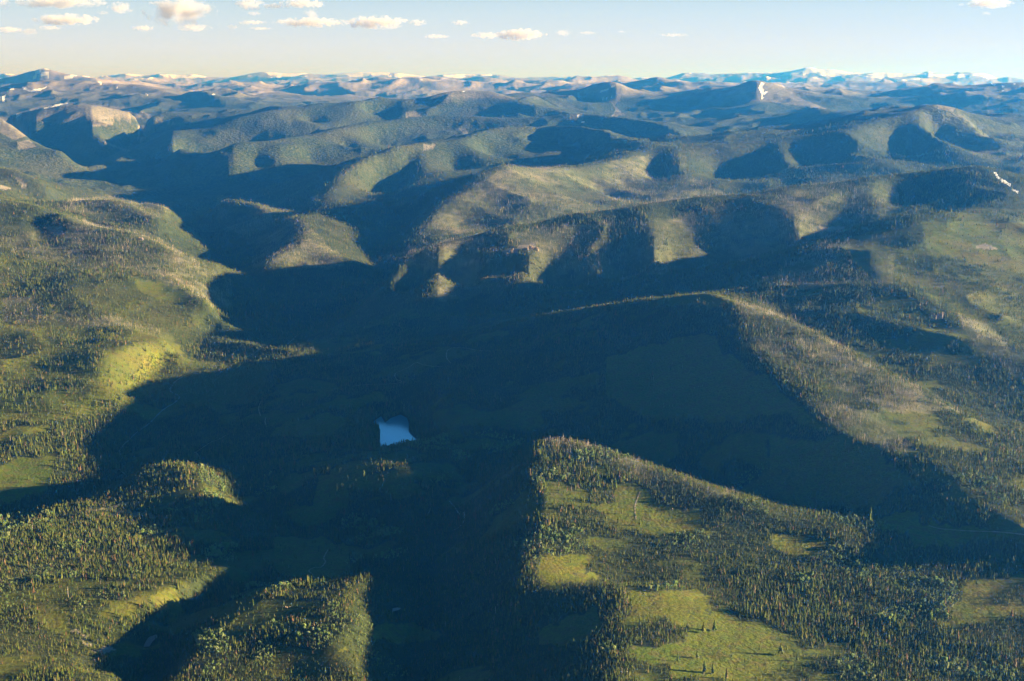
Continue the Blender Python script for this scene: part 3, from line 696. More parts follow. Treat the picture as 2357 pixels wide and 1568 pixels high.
def g3(v): return (v, v, v)
def terrain_material():
    k = NT("land")
    pos = k.n("ShaderNodeNewGeometry").outputs["Position"]
    cov = k.n("ShaderNodeAttribute", attribute_name="cover")
    sp = k.n("ShaderNodeSeparateColor"); k.l(cov.outputs["Color"], sp.inputs[0])
    grass, burnt, rock, snow = sp.outputs[0], sp.outputs[1], sp.outputs[2], cov.outputs["Alpha"]
    woods = k.n("ShaderNodeAttribute", attribute_name="woods").outputs["Fac"]
    nf = k.noise(0.14, 3, 0.6, pos); nm = k.noise(0.02, 4, 0.6, pos); nl = k.noise(0.004, 4, 0.55, pos); nv = k.noise(0.0011, 5, .6, pos)
    floor_c = k.ramp(nm, [(0.3, (0.022, 0.034, 0.012)), (0.7, (0.050, 0.066, 0.024))])
    grass_c = k.ramp(nl, [(0.32, (0.095, 0.135, 0.012)), (0.55, (0.165, 0.175, 0.016)), (0.72, (0.200, 0.150, 0.030))])
    grass_c = k.mix(k.math('MULTIPLY', k.ramp(nf, [(0.42, g3(0.0)), (0.62, g3(1.0))]), 0.5), grass_c, (0.060, 0.090, 0.012))
    patch = k.noise(0.045, 4, 0.65, pos)
    grass_c = k.mix(k.math('MULTIPLY', k.ramp(patch, [(0.50, g3(0)), (0.60, g3(1))]), 0.55), grass_c, (0.13, 0.095, 0.035))
    grass_c = k.mix(k.math('MULTIPLY', k.ramp(patch, [(0.36, g3(1)), (0.44, g3(0))]), 0.5), grass_c, (0.05, 0.095, 0.012))
    burnt_c = k.ramp(nl, [(0.35, (0.10, 0.12, 0.045)), (0.6, (0.175, 0.165, 0.10)), (0.75, (0.22, 0.185, 0.135))])
    rock_c = k.ramp(nm, [(0.3, (0.20, 0.165, 0.14)), (0.52, (0.31, 0.265, 0.23)), (0.75, (0.43, 0.39, 0.36))])
    # the far forest: crowns too small to build, dark with paler stands
    can = k.noise(0.032, 2, 0.7, pos)
    canopy = k.ramp(can, [(0.35, (0.018, 0.032, 0.012)), (0.52, (0.042, 0.058, 0.022)), (0.68, (0.085, 0.090, 0.045))])
    sxyz = k.n("ShaderNodeSeparateXYZ"); k.l(pos, sxyz.inputs[0])
    dist = k.n("ShaderNodeVectorMath", operation='LENGTH'); k.l(pos, dist.inputs[0])
    farf = k.n("ShaderNodeMapRange"); k.l(dist.outputs["Value"], farf.inputs[0]); farf.inputs[1].default_value = 9500; farf.inputs[2].default_value = 13500
    c = k.mix(farf.outputs[0], floor_c, canopy)
    c = k.mix(k.math('MULTIPLY', k.ramp(nv, [(0.45, g3(0)), (0.62, g3(1))]), 0.35), c, (0.11, 0.10, 0.05))
    c = k.mix(grass, c, grass_c)
    burnt_f = k.math('MULTIPLY', burnt, k.ramp(nm, [(0.34, g3(0.25)), (0.6, g3(1.0))]))
    c = k.mix(burnt_f, c, burnt_c)
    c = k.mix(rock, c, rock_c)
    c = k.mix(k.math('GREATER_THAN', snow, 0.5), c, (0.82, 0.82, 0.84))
    k.l(c, k.b.inputs["Base Color"])
    # relief: tussocks near, crowns far
    bump = k.n("ShaderNodeBump"); bump.inputs["Strength"].default_value = 1.0; bump.inputs["Distance"].default_value = 1.0
    h1 = k.math('MULTIPLY', nf, 2.4)
    h2 = k.math('MULTIPLY', k.math('MULTIPLY', can, farf.outputs[0]), k.math('MULTIPLY', k.math('SUBTRACT', 1.0, k.math('MULTIPLY', k.math('MAXIMUM', rock, snow), 0.85)), 17.0))
    hh = k.math('ADD', k.math('ADD', h1, h2), k.math('MULTIPLY', nm, 4.0))
    k.l(hh, bump.inputs["Height"]); k.l(bump.outputs[0], k.b.inputs["Normal"])
    return k.m
LAND = terrain_material()
i_split = int(np.searchsorted(lr, math.log(24000.0)))
grid_mesh("terrain", (slice(0, i_split + 1), slice(None)), LAND)
grid_mesh("mountains", (slice(i_split, None), slice(None)), LAND)

# ------------------------------------------------------------------ air
def air():
    me = bpy.data.meshes.new("haze")
    x0, x1, y0, y1, z0, z1 = -62000, 105000, -3000, 104000, float(GZ.min()) - 1.0, float(GZ.max()) + 40.0
    z1 = max(z1, CAM_H + 40)
    v = [(x, y, z) for x in (x0, x1) for y in (y0, y1) for z in (z0, z1)]
    f = [(0,1,3,2),(4,6,7,5),(0,4,5,1),(2,3,7,6),(0,2,6,4),(1,5,7,3)]
    me.from_pydata(v, [], f); me.update()
    ob = bpy.data.objects.new("haze", me); scene.collection.objects.link(ob); ob["kind"] = "stuff"
    ob["label"] = "blue haze filling the valleys"
    m = bpy.data.materials.new("haze"); m.use_nodes = True
    t = m.node_tree; t.nodes.clear()
    o = t.nodes.new("ShaderNodeOutputMaterial"); p = t.nodes.new("ShaderNodeVolumePrincipled")
    p.inputs["Color"].default_value = HAZE_COLOR
    p.inputs["Absorption Color"].default_value = (1, 1, 1, 1)
    p.inputs["Density"].default_value = HAZE_DENSITY
    p.inputs["Anisotropy"].default_value = 0.62
    t.links.new(p.outputs[0], o.inputs["Volume"])
    me.materials.append(m)
    global HAZE_TOP; HAZE_TOP = z1; print("haze top", z1)
    return ob
HAZE_COLOR = (0.04, 0.32, 1.0, 1)
HAZE_DENSITY = 1 / 30000.0
air()

# water
def water_material():
    k = NT("water"); k.b.inputs["Base Color"].default_value = (0.20, 0.60, 0.88, 1); k.b.inputs["Metallic"].default_value = 0.5
    k.b.inputs["Roughness"].default_value = 0.08; k.b.inputs["Specular IOR Level"].default_value = 0.5
    b = k.n("ShaderNodeBump"); b.inputs["Strength"].default_value = 0.25; b.inputs["Distance"].default_value = 0.3
    pos = k.n("ShaderNodeNewGeometry").outputs["Position"]
    k.l(k.noise(0.5, 2, 0.5, pos), b.inputs["Height"]); k.l(b.outputs[0], k.b.inputs["Normal"])
    return k.m
WATER = water_material()
def creek_material():
    k = NT("creek_water"); k.b.inputs["Base Color"].default_value = (0.05, 0.09, 0.10, 1)
    k.b.inputs["Roughness"].default_value = 0.35; k.b.inputs["Specular IOR Level"].default_value = 0.4
    return k.m
CREEK = creek_material()
def flat_sheet(name, P, z, mat):
    me = bpy.data.meshes.new(name)
    me.from_pydata([(float(p[0]), float(p[1]), z) for p in P], [], [tuple(range(len(P)))]); me.update()
    me.materials.append(mat)
    ob = bpy.data.objects.new(name, me); scene.collection.objects.link(ob); return ob
def grow(P, d):
    c = P.mean(0); v = P - c; return c + v * (1 + d / np.hypot(v[:, 0], v[:, 1]))[:, None]
lake = flat_sheet("lake", grow(LAKE, 11), LAKE_Z - 0.2, WATER); lake["kind"] = "structure"
# ------------------------------------------------------------------ trees
def mesh_from(name, V, F, mat, smooth_=False):
    me = bpy.data.meshes.new(name); me.from_pydata(V, [], F); me.update()
    me.materials.append(mat)
    if smooth_: me.polygons.foreach_set("use_smooth", np.ones(len(me.polygons), bool))
    return me

def foliage(name, stops, hue_by_place=True):
    k = NT(name)
    info = k.n("ShaderNodeObjectInfo")
    pos = k.n("ShaderNodeNewGeometry").outputs["Position"]
    c = k.ramp(info.outputs["Random"], stops)
    nz = k.noise(0.006, 3, 0.6, pos)
    c = k.mix(k.math('MULTIPLY', nz, 0.35), c, k.mix(0.5, c, (0.10, 0.095, 0.04)))
    fine = k.noise(1.1, 2, 0.6, pos)
    c = k.mix(1.0, c, k.ramp(fine, [(0.3, g3(0.6)), (0.7, g3(1.35))]), 'MULTIPLY')
    k.l(c, k.b.inputs["Base Color"])
    k.b.inputs["Roughness"].default_value = 0.9
    return k.m
CONIFER = foliage("conifer_needles", [(0.0, (0.048, 0.078, 0.012)), (0.45, (0.080, 0.105, 0.018)), (0.86, (0.118, 0.120, 0.026)), (0.94, (0.16, 0.12, 0.055)), (1.0, (0.18, 0.09, 0.05))])
SNAGM = foliage("dead_wood", [(0.0, (0.18, 0.16, 0.12)), (0.35, (0.34, 0.28, 0.22)), (1.0, (0.50, 0.42, 0.36))])
LEAFM = foliage("aspen_leaves", [(0.0, (0.11, 0.18, 0.045)), (0.6, (0.16, 0.22, 0.07)), (1.0, (0.22, 0.24, 0.11))])
BARK = foliage("bark", [(0.0, (0.07, 0.05, 0.035)), (1.0, (0.13, 0.10, 0.075))])

def trunk_geo(h, r0, n=5, top=0.85):
    V = [(r0 * math.cos(2*math.pi*i/n), r0 * math.sin(2*math.pi*i/n), -0.8) for i in range(n)]
    V += [(r0 * .25 * math.cos(2*math.pi*i/n), r0 * .25 * math.sin(2*math.pi*i/n), h * top) for i in range(n)]
    F = [(i, (i+1) % n, n + (i+1) % n, n + i) for i in range(n)]
    return V, F

def conifer_crown(h, w, tiers, seg, rnd, base=0.12, ragged=0.3):
    """drooping whorls, ragged rim, gaps between them"""
    V, F = [], []
    for t in range(tiers):
        f0 = base + (1 - base) * t / tiers
        f1 = min(1.0, f0 + (1 - base) / tiers * rnd.uniform(1.5, 1.9))
        rad = w * 0.5 * (1 - f0) ** 0.75 * rnd.uniform(0.85, 1.12)
        ox, oy = rnd.uniform(-.04, .04) * w, rnd.uniform(-.04, .04) * w
        k = len(V); off = rnd.uniform(0, 6)
        V.append((ox, oy, h * f1))
        for i in range(seg):
            a = off + 2 * math.pi * i / seg
            rr = rad * (1 - ragged * (i % 2) - rnd.uniform(0, ragged * .8))
            V.append((ox + rr * math.cos(a), oy + rr * math.sin(a), h * f0 - rr * rnd.uniform(0.05, .35)))
        for i in range(seg):
            F.append((k, k + 1 + i, k + 1 + (i + 1) % seg))
        F.append(tuple(k + 1 + (seg - 1 - i) for i in range(seg)))
    return V, F

def snag_crown(h, w, n, rnd):
    """bare stem with short dead branches"""
    V, F = [], []
    for i in range(n):
        z = h * (0.25 + 0.7 * i / n); a = rnd.uniform(0, 6.28); L = w * .5 * (1 - 0.6 * i / n) * rnd.uniform(.6, 1.1)
        k = len(V); c, s = math.cos(a), math.sin(a); q = 0.16
        V += [(-s*q, c*q, z), (s*q, -c*q, z), (0, 0, z + 0.9), (c*L, s*L, z + rnd.uniform(-.3, .9))]
        F += [(k, k+1, k+3), (k+1, k+2, k+3), (k+2, k, k+3)]
    return V, F

def leaf_crown(h, w, clumps, rnd):
    """separate leaf clumps round the stem"""
    V, F = [], []
    for i in range(clumps):
        a = rnd.uniform(0, 6.28); rr = w * .5 * math.sqrt(rnd.uniform(0, 1)) * .75
        cz = h * rnd.uniform(.35, .92); s = w * rnd.uniform(.16, .28)
        rr *= 1 - .5 * abs(cz / h - .6)
        cx, cy = rr * math.cos(a), rr * math.sin(a); k = len(V)
        n = 5
        V.append((cx, cy, cz + s * rnd.uniform(.7, 1.2)))
        for j in range(n):
            b = 2*math.pi*j/n + a; q = s * rnd.uniform(.7, 1.25)
            V.append((cx + q*math.cos(b), cy + q*math.sin(b), cz + s * rnd.uniform(-.3, .3)))
        V.append((cx, cy, cz - s * rnd.uniform(.5, .9)))
        for j in range(n):
            F.append((k, k+1+j, k+1+(j+1) % n)); F.append((k+n+1, k+1+(j+1) % n, k+1+j))
    return V, F

def joined(parts):
    """[(V, F, material index)]"""
    V, F, M = [], [], []
    for v, f, m in parts:
        k = len(V); V += v; F += [tuple(i + k for i in q) for q in f]; M += [m] * len(f)
    return V, F, M

rnd = random.Random(11)
def proto(kind, detail):
    if kind == 'conifer':
        h = rnd.uniform(9, 13); w = h * rnd.uniform(0.34, 0.52)
        c = conifer_crown(h, w, 7 if detail else 4, 9 if detail else 5, rnd, rnd.uniform(.06, .2)); t = trunk_geo(h, h * .018, 5 if detail else 3)
        return t, c, BARK, CONIFER
    if kind == 'snag':
        h = rnd.uniform(9, 14)
        c = snag_crown(h, rnd.uniform(2.0, 3.2), 16 if detail else 8, rnd); t = trunk_geo(h, .24, 5 if detail else 3, 1.0)
        return t, c, SNAGM, SNAGM
    h = rnd.uniform(8, 12)
    c = leaf_crown(h, h * rnd.uniform(.55, .8), 40 if detail else 12, rnd); t = trunk_geo(h, .22, 5 if detail else 3, .8)
    return t, c, SNAGM, LEAFM

# -- where they stand
i_near = int(np.searchsorted(lr, math.log(12500.0)))
jA = int(np.searchsorted(th, TH_A - 1e-9)); jB = int(np.searchsorted(th, TH_B - 1e-6)) - 1
el_ang = (GZ - CAM_H) / RR
runmax = np.maximum.accumulate(el_ang, axis=0)
vis = (el_ang + 16.0 / RR) >= runmax
sub = (slice(0, i_near), slice(jA, jB))
R_, Z_ = RR[sub], GZ[sub]
pa, pb = project(GX[sub], GY[sub], Z_)
inframe = (pa > -60) & (pa < 2420) & (pb < 1640)
dlr = np.diff(lr)[:i_near][:, None]
area = R_ * TH_S * R_ * dlr
per = np.interp(R_, [2000, 3500, 5000, 7000, 9000, 11000, 12500], [16, 19, 30, 56, 100, 180, 320])
burn = COVER[1][sub]
open_ground = (DENS[sub] < 0.2) & (COVER[0][sub] > 0.45) & (R_ < 6500)
lam = area / per * (DENS[sub] + 0.09 * open_ground) * (1 - 0.15 * burn) * (vis[sub] & inframe)
lam *= 1 - smooth(10500, 12500, R_) * 0.6
cnt = rng.poisson(lam)
ii, jj = np.nonzero(cnt)
rep = cnt[ii, jj]
ii = np.repeat(ii, rep); jj = np.repeat(jj, rep)
fu, fv = rng.random(len(ii)), rng.random(len(ii))
tr = np.exp(lr[ii] + fu * (lr[ii + 1] - lr[ii])); tt = th[jj + jA] + fv * TH_S
J = jj + jA
tz = (GZ[ii, J] * (1-fu) * (1-fv) + GZ[ii+1, J] * fu * (1-fv) + GZ[ii, J+1] * (1-fu) * fv + GZ[ii+1, J+1] * fu * fv)
tx, ty = tr * np.sin(tt), tr * np.cos(tt)
tb = COVER[1][ii, J]
ta_, tb_ = project(tx, ty, tz)
# stands of broadleaf trees: along the near gullies and by the right meadow
ASPEN = [b8([(1350,460),(1430,400),(1520,420),(1700,430),(1760,520),(1750,620),(1600,640),(1550,590),(1400,520)]),
         b8([(1050,700),(1200,660),(1500,590),(1650,700),(1670,800),(1580,830),(1400,820),(1100,830),(980,770)]),
         b8([(240,370),(400,370),(430,520),(350,510),(240,430)]),
         b7([(1630,250),(1740,260),(1740,310),(1640,300)]), b7([(190,200),(285,200),(280,270),(200,270)]),
         b1([(1830,620),(1880,650),(2100,760),(2060,950),(1990,1000),(1850,850)]), b1([(1780,1050),(1920,1010),(1930,1110),(1800,1150)]),
         b5([(640,340),(710,340),(700,410),(640,410)]), b5([(1880,120),(2180,90),(2200,260),(1900,240)]), b5([(1750,900),(2100,900),(2100,1100),(1850,1110)]),
         b5([(1850,1190),(2030,1190),(2020,1300),(1870,1300)]), b5([(0,560),(240,520),(230,600),(60,640)]),
         b6([(0,460),(120,470),(100,520),(0,540)]), b6([(600,620),(770,640),(740,840),(620,700)]), b6([(0,980),(180,980),(150,1200),(0,1200)]), b6([(130,800),(240,800),(240,880),(150,880)]),
         b3([(2000,870),(2357,1000),(2357,1100),(2100,980)])]
asp = np.zeros(len(tx), bool)
for P in ASPEN: asp |= inside(P, ta_, tb_)
asp &= rng.random(len(tx)) < 0.75
asp |= (tr < 4200) & (fbm(tx, ty, 160, 2, 81) > 0.50) & (rng.random(len(tx)) < .5)
sn = (rng.random(len(tx)) < tb * 0.8 + 0.015) & ~asp
kind = np.where(asp, 2, np.where(sn, 1, 0))
size = np.clip(rng.lognormal(-0.22, 0.36, len(tx)), .3, 1.9) * np.interp(tr, [2000, 6000, 12000], [0.68, 0.90, 1.2])
size = size * (1 + 0.55 * fbm(tx, ty, 70, 3, 91)) * (1 + .35 * fbm(tx, ty, 420, 2, 92))
size = np.where(kind == 2, size * .8, size)
shrub = open_ground[ii, jj] & (rng.random(len(tx)) < 0.09 / (0.09 + DENS[ii, J])) & (kind == 0)
size = np.where(shrub, size * rng.uniform(.10, .28, len(tx)), size)
in_lake = poly_dist(LAKE, tx, ty) < 3
keep = ~in_lake
tx, ty, tz, tr, kind, size, ta_, tb_ = (v[keep] for v in (tx, ty, tz, tr, kind, size, ta_, tb_))
# taller wood round the lake
dl = poly_dist(LAKE, tx, ty); size = np.where(dl < 60, size * 1.55, size)
print("trees", len(tx), [(kind == k).sum() for k in range(3)])
def stand(name, label, mask, kindname, protos):
    """one mass of trees: points of the ground, each grown into one of the prototypes"""
    n = int(mask.sum())
    me = bpy.data.meshes.new(name + "_ground"); me.vertices.add(n)
    me.vertices.foreach_set("co", np.stack([tx[mask], ty[mask], tz[mask]], -1).astype(np.float32).ravel())
    a = me.attributes.new("size", 'FLOAT', 'POINT'); a.data.foreach_set("value", size[mask].astype(np.float32))
    ob = bpy.data.objects.new(name, me); scene.collection.objects.link(ob)
    ob["kind"] = "stuff"; ob["label"] = label
    col = bpy.data.collections.new(name + "_kinds")
    for p in protos: col.objects.link(p)
    g = bpy.data.node_groups.new(name, 'GeometryNodeTree')
    g.interface.new_socket("Geometry", in_out='INPUT', socket_type='NodeSocketGeometry')
    g.interface.new_socket("Geometry", in_out='OUTPUT', socket_type='NodeSocketGeometry')
    N = g.nodes.new; L = g.links.new
    gi, go = N("NodeGroupInput"), N("NodeGroupOutput")
    ci = N("GeometryNodeCollectionInfo"); ci.inputs["Collection"].default_value = col
    ci.inputs["Separate Children"].default_value = True; ci.inputs["Reset Children"].default_value = True
    ip = N("GeometryNodeInstanceOnPoints"); ip.inputs["Pick Instance"].default_value = True
    ri = N("FunctionNodeRandomValue"); ri.data_type = 'INT'; ri.inputs[4].default_value = 0; ri.inputs[5].default_value = len(protos) - 1
    rv = N("FunctionNodeRandomValue"); rv.data_type = 'FLOAT_VECTOR'; rv.inputs[0].default_value = (-.05, -.05, 0); rv.inputs[1].default_value = (.05, .05, 6.283)
    na = N("GeometryNodeInputNamedAttribute"); na.data_type = 'FLOAT'; na.inputs["Name"].default_value = "size"
    L(gi.outputs[0], ip.inputs["Points"]); L(ci.outputs[0], ip.inputs["Instance"]); L(ri.outputs[2], ip.inputs["Instance Index"])
    L(rv.outputs[0], ip.inputs["Rotation"]); L(na.outputs[0], ip.inputs["Scale"]); L(ip.outputs[0], go.inputs[0])
    md = ob.modifiers.new("grow", 'NODES'); md.node_group = g
    return ob

def low_protos(kindname, count):
    out = []
    for i in range(count):
        t, c, mt, mc = proto(kindname, False)
        V, F, M = joined([(t[0], t[1], 0), (c[0], c[1], 1)])
        me = mesh_from(kindname, V, F, mt); me.materials.append(mc)
        me.polygons.foreach_set("material_index", np.array(M, dtype=np.int32))
        o = bpy.data.objects.new(kindname + "_form", me); out.append(o)
    return out

# ------------------------------------------------------------------ helpers for things
def ground_at(a, b):
    """first land met along a sight line"""
    c = np.exp(np.linspace(math.log(1900), math.log(12000), 2600))
    z = CAM_H - c * float(slope_of(b))
    x = (a - CX) / FPX * (c * math.cos(PITCH) + (CAM_H - z) * math.sin(PITCH))
    r = np.hypot(x, c)
    fi = np.interp(np.log(r), lr, np.arange(len(lr))); fj = np.interp(np.arctan2(x, c), th, np.arange(len(th)))
    i = np.clip(fi.astype(int), 0, len(lr) - 2); j = np.clip(fj.astype(int), 0, len(th) - 2); u = fi - i; v = fj - j
    g = GZ[i, j]*(1-u)*(1-v) + GZ[i+1, j]*u*(1-v) + GZ[i, j+1]*(1-u)*v + GZ[i+1, j+1]*u*v
    k = int(np.argmax(g >= z))
    return float(x[k]), float(c[k]), float(g[k])

def land_z(x, y):
    x, y = np.asarray(x, float), np.asarray(y, float)
    fi = np.interp(np.log(np.hypot(x, y)), lr, np.arange(len(lr))); fj = np.interp(np.arctan2(x, y), th, np.arange(len(th)))
    i = np.clip(fi.astype(int), 0, len(lr) - 2); j = np.clip(fj.astype(int), 0, len(th) - 2); u = fi - i; v = fj - j
    return GZ[i, j]*(1-u)*(1-v) + GZ[i+1, j]*u*(1-v) + GZ[i, j+1]*(1-u)*v + GZ[i+1, j+1]*u*v

def tag(o, label, cat, group=None):
    o["label"] = label; o["category"] = cat
    if group: o["group"] = group
    return o

CLEAR = []
def ribbon(name, pts, width, mat, lift=0.5):
    P = np.array([ground_at(*p)[:2] for p in pts])
    t = np.linspace(0, len(P) - 1, (len(P) - 1) * 10 + 1); i = np.clip(t.astype(int), 0, len(P) - 2); f = (t - i)[:, None]
    p0 = P[np.clip(i - 1, 0, None)]; p1 = P[i]; p2 = P[i + 1]; p3 = P[np.clip(i + 2, None, len(P) - 1)]
    C = 0.5 * (2*p1 + (p2-p0)*f + (2*p0-5*p1+4*p2-p3)*f**2 + (3*p1-p0-3*p2+p3)*f**3)
    d = np.gradient(C, axis=0); n = np.stack([-d[:, 1], d[:, 0]], 1); n /= np.maximum(np.hypot(n[:, 0], n[:, 1]), 1e-6)[:, None]
    w = width * (1 + 0.4 * np.sin(np.arange(len(C)) * 1.7))[:, None] / 2
    rows = [C - n * w, C, C + n * w]
    V = []; F = []
    for k in range(len(C)):
        for r_ in rows:
            V.append((r_[k, 0], r_[k, 1], float(land_z(r_[k, 0], r_[k, 1])) + lift))
    for k in range(len(C) - 1):
        for m_ in range(2): F.append((3*k+m_, 3*k+m_+1, 3*k+m_+4, 3*k+m_+3))
    me = mesh_from(name, V, F, mat)
    o = bpy.data.objects.new(name, me); scene.collection.objects.link(o); o["kind"] = "structure"
    CLEAR.append((C, width / 2 + 3))
    return o

k = NT("pale_dirt"); pos_ = k.n("ShaderNodeNewGeometry").outputs["Position"]
k.l(k.ramp(k.noise(0.4, 3, .6, pos_), [(0.3, (0.20, 0.17, 0.12)), (0.7, (0.34, 0.29, 0.21))]), k.b.inputs["Base Color"]); DIRT = k.m
ribbon("river", [(700,760),(660,795),(560,825),(480,848),(424,866),(391,898),(413,916),(381,940),(345,975),(305,1005),(276,1038),(282,1053),(271,1073),(292,1098)], 5.0, CREEK, 0.5)
for q_ in (b2([(1780,930),(1830,990),(1850,1020),(1880,1062)]), b2([(1915,1035),(1918,1100),(1885,1160),(1810,1205)]), b1([(340,1010),(400,1030),(465,1052)])): ribbon("stream", q_, 3.0, CREEK, 0.4)
ribbon("stream", b2([(1600,940),(1612,980),(1600,1020),(1570,1075)]), 3.0, CREEK, 0.4)
CLEAR.clear()
TRACKS = [b2([(45,15),(25,80),(42,148)]), b2([(90,165),(84,205),(100,245)]),
          c5([(70,1087),(200,1075),(340,1070),(410,1058),(372,1035),(368,1000),(420,975),(470,950),(510,925),(570,942),(690,950)]),
          c5([(745,930),(716,892),(722,842),(765,826),(860,830),(1020,850)]),
          b6([(665,140),(625,215),(640,250),(600,300),(545,305),(488,335),(520,370),(545,420)]),
          b3([(1178,850),(1140,950),(1132,1010),(1142,1100)]), b4([(1480,1160),(1600,1190),(1800,1205),(2080,1215),(2357,1248)]),
          b1([(1800,480),(1838,530),(1835,590),(1815,640)]), b1([(1790,490),(1900,420),(2000,370),(2080,325)])]
for s_ in TRACKS: ribbon("path", s_, 3.0, DIRT, 0.45)
for c_, pts, zo in ((0, b5([(1262,1010),(1330,985),(1365,945),(1440,918),(1452,940),(1405,985),(1375,1030),(1300,1035)]), 0),
                    (1, b6([(1185,700),(1215,682),(1262,678),(1300,670),(1335,676),(1320,692),(1290,700),(1250,712),(1205,712)]), 0)):
    zc = ground_at(float(np.mean([p[0] for p in pts])), float(np.mean([p[1] for p in pts])))[2] + 0.8
    P = ray_on_level(pts, zc); PP = flat_sheet("pond", P, zc, CREEK); PP["kind"] = "structure"
    CLEAR.append((np.vstack([P, P.mean(0)]), 7)); CLEAR.append((P, 8))
    gi = (np.hypot(GX - P[:, 0].mean(), GY - P[:, 1].mean()) < 300)
    POND_P = (P, zc)
    dd = poly_dist(P, tx, ty); ok_ = dd > 2
    tx, ty, tz, tr, kind, size, ta_, tb_ = (v[ok_] for v in (tx, ty, tz, tr, kind, size, ta_, tb_))
for C, w in CLEAR:
    lo, hi = C.min(0) - 20, C.max(0) + 20
    box = (tx > lo[0]) & (tx < hi[0]) & (ty > lo[1]) & (ty < hi[1])
    idx = np.nonzero(box)[0]
    if len(idx):
        d = np.full(len(idx), 1e9)
        for q in range(len(C)): d = np.minimum(d, np.hypot(tx[idx] - C[q, 0], ty[idx] - C[q, 1]))
        kill = idx[d < w]
        ok_ = np.ones(len(tx), bool); ok_[kill] = False
        tx, ty, tz, tr, kind, size, ta_, tb_ = (v[ok_] for v in (tx, ty, tz, tr, kind, size, ta_, tb_))

# ------------------------------------------------------------------ single trees, nearest first
TREES = scene.collection
def tree_thing(form, x, y, z, s, rz, label, cat, group, kids):
    root = bpy.data.objects.new(form, None); TREES.objects.link(root)
    root.empty_display_size = 1.0
    root.location = (x, y, z); root.scale = (s, s, s); root.rotation_euler = (0, 0, rz)
    tag(root, label, cat, group)
    for nm, me in kids:
        o = bpy.data.objects.new(nm, me); TREES.objects.link(o); o.parent = root
    return root

def high_kids(kindname):
    t, c, mt, mc = proto(kindname, True)
    h = max(v[2] for v in c[0])
    return h, [("trunk", mesh_from("trunk", t[0], t[1], mt, True)), ("crown", mesh_from("crown", c[0], c[1], mc))]
HI = {'conifer': [high_kids('conifer') for _ in range(7)], 'snag': [high_kids('snag') for _ in range(4)], 'aspen': [high_kids('aspen') for _ in range(5)]}
NAMES = {'conifer': "conifer_tree", 'snag': "dead_tree", 'aspen': "broadleaf_tree"}

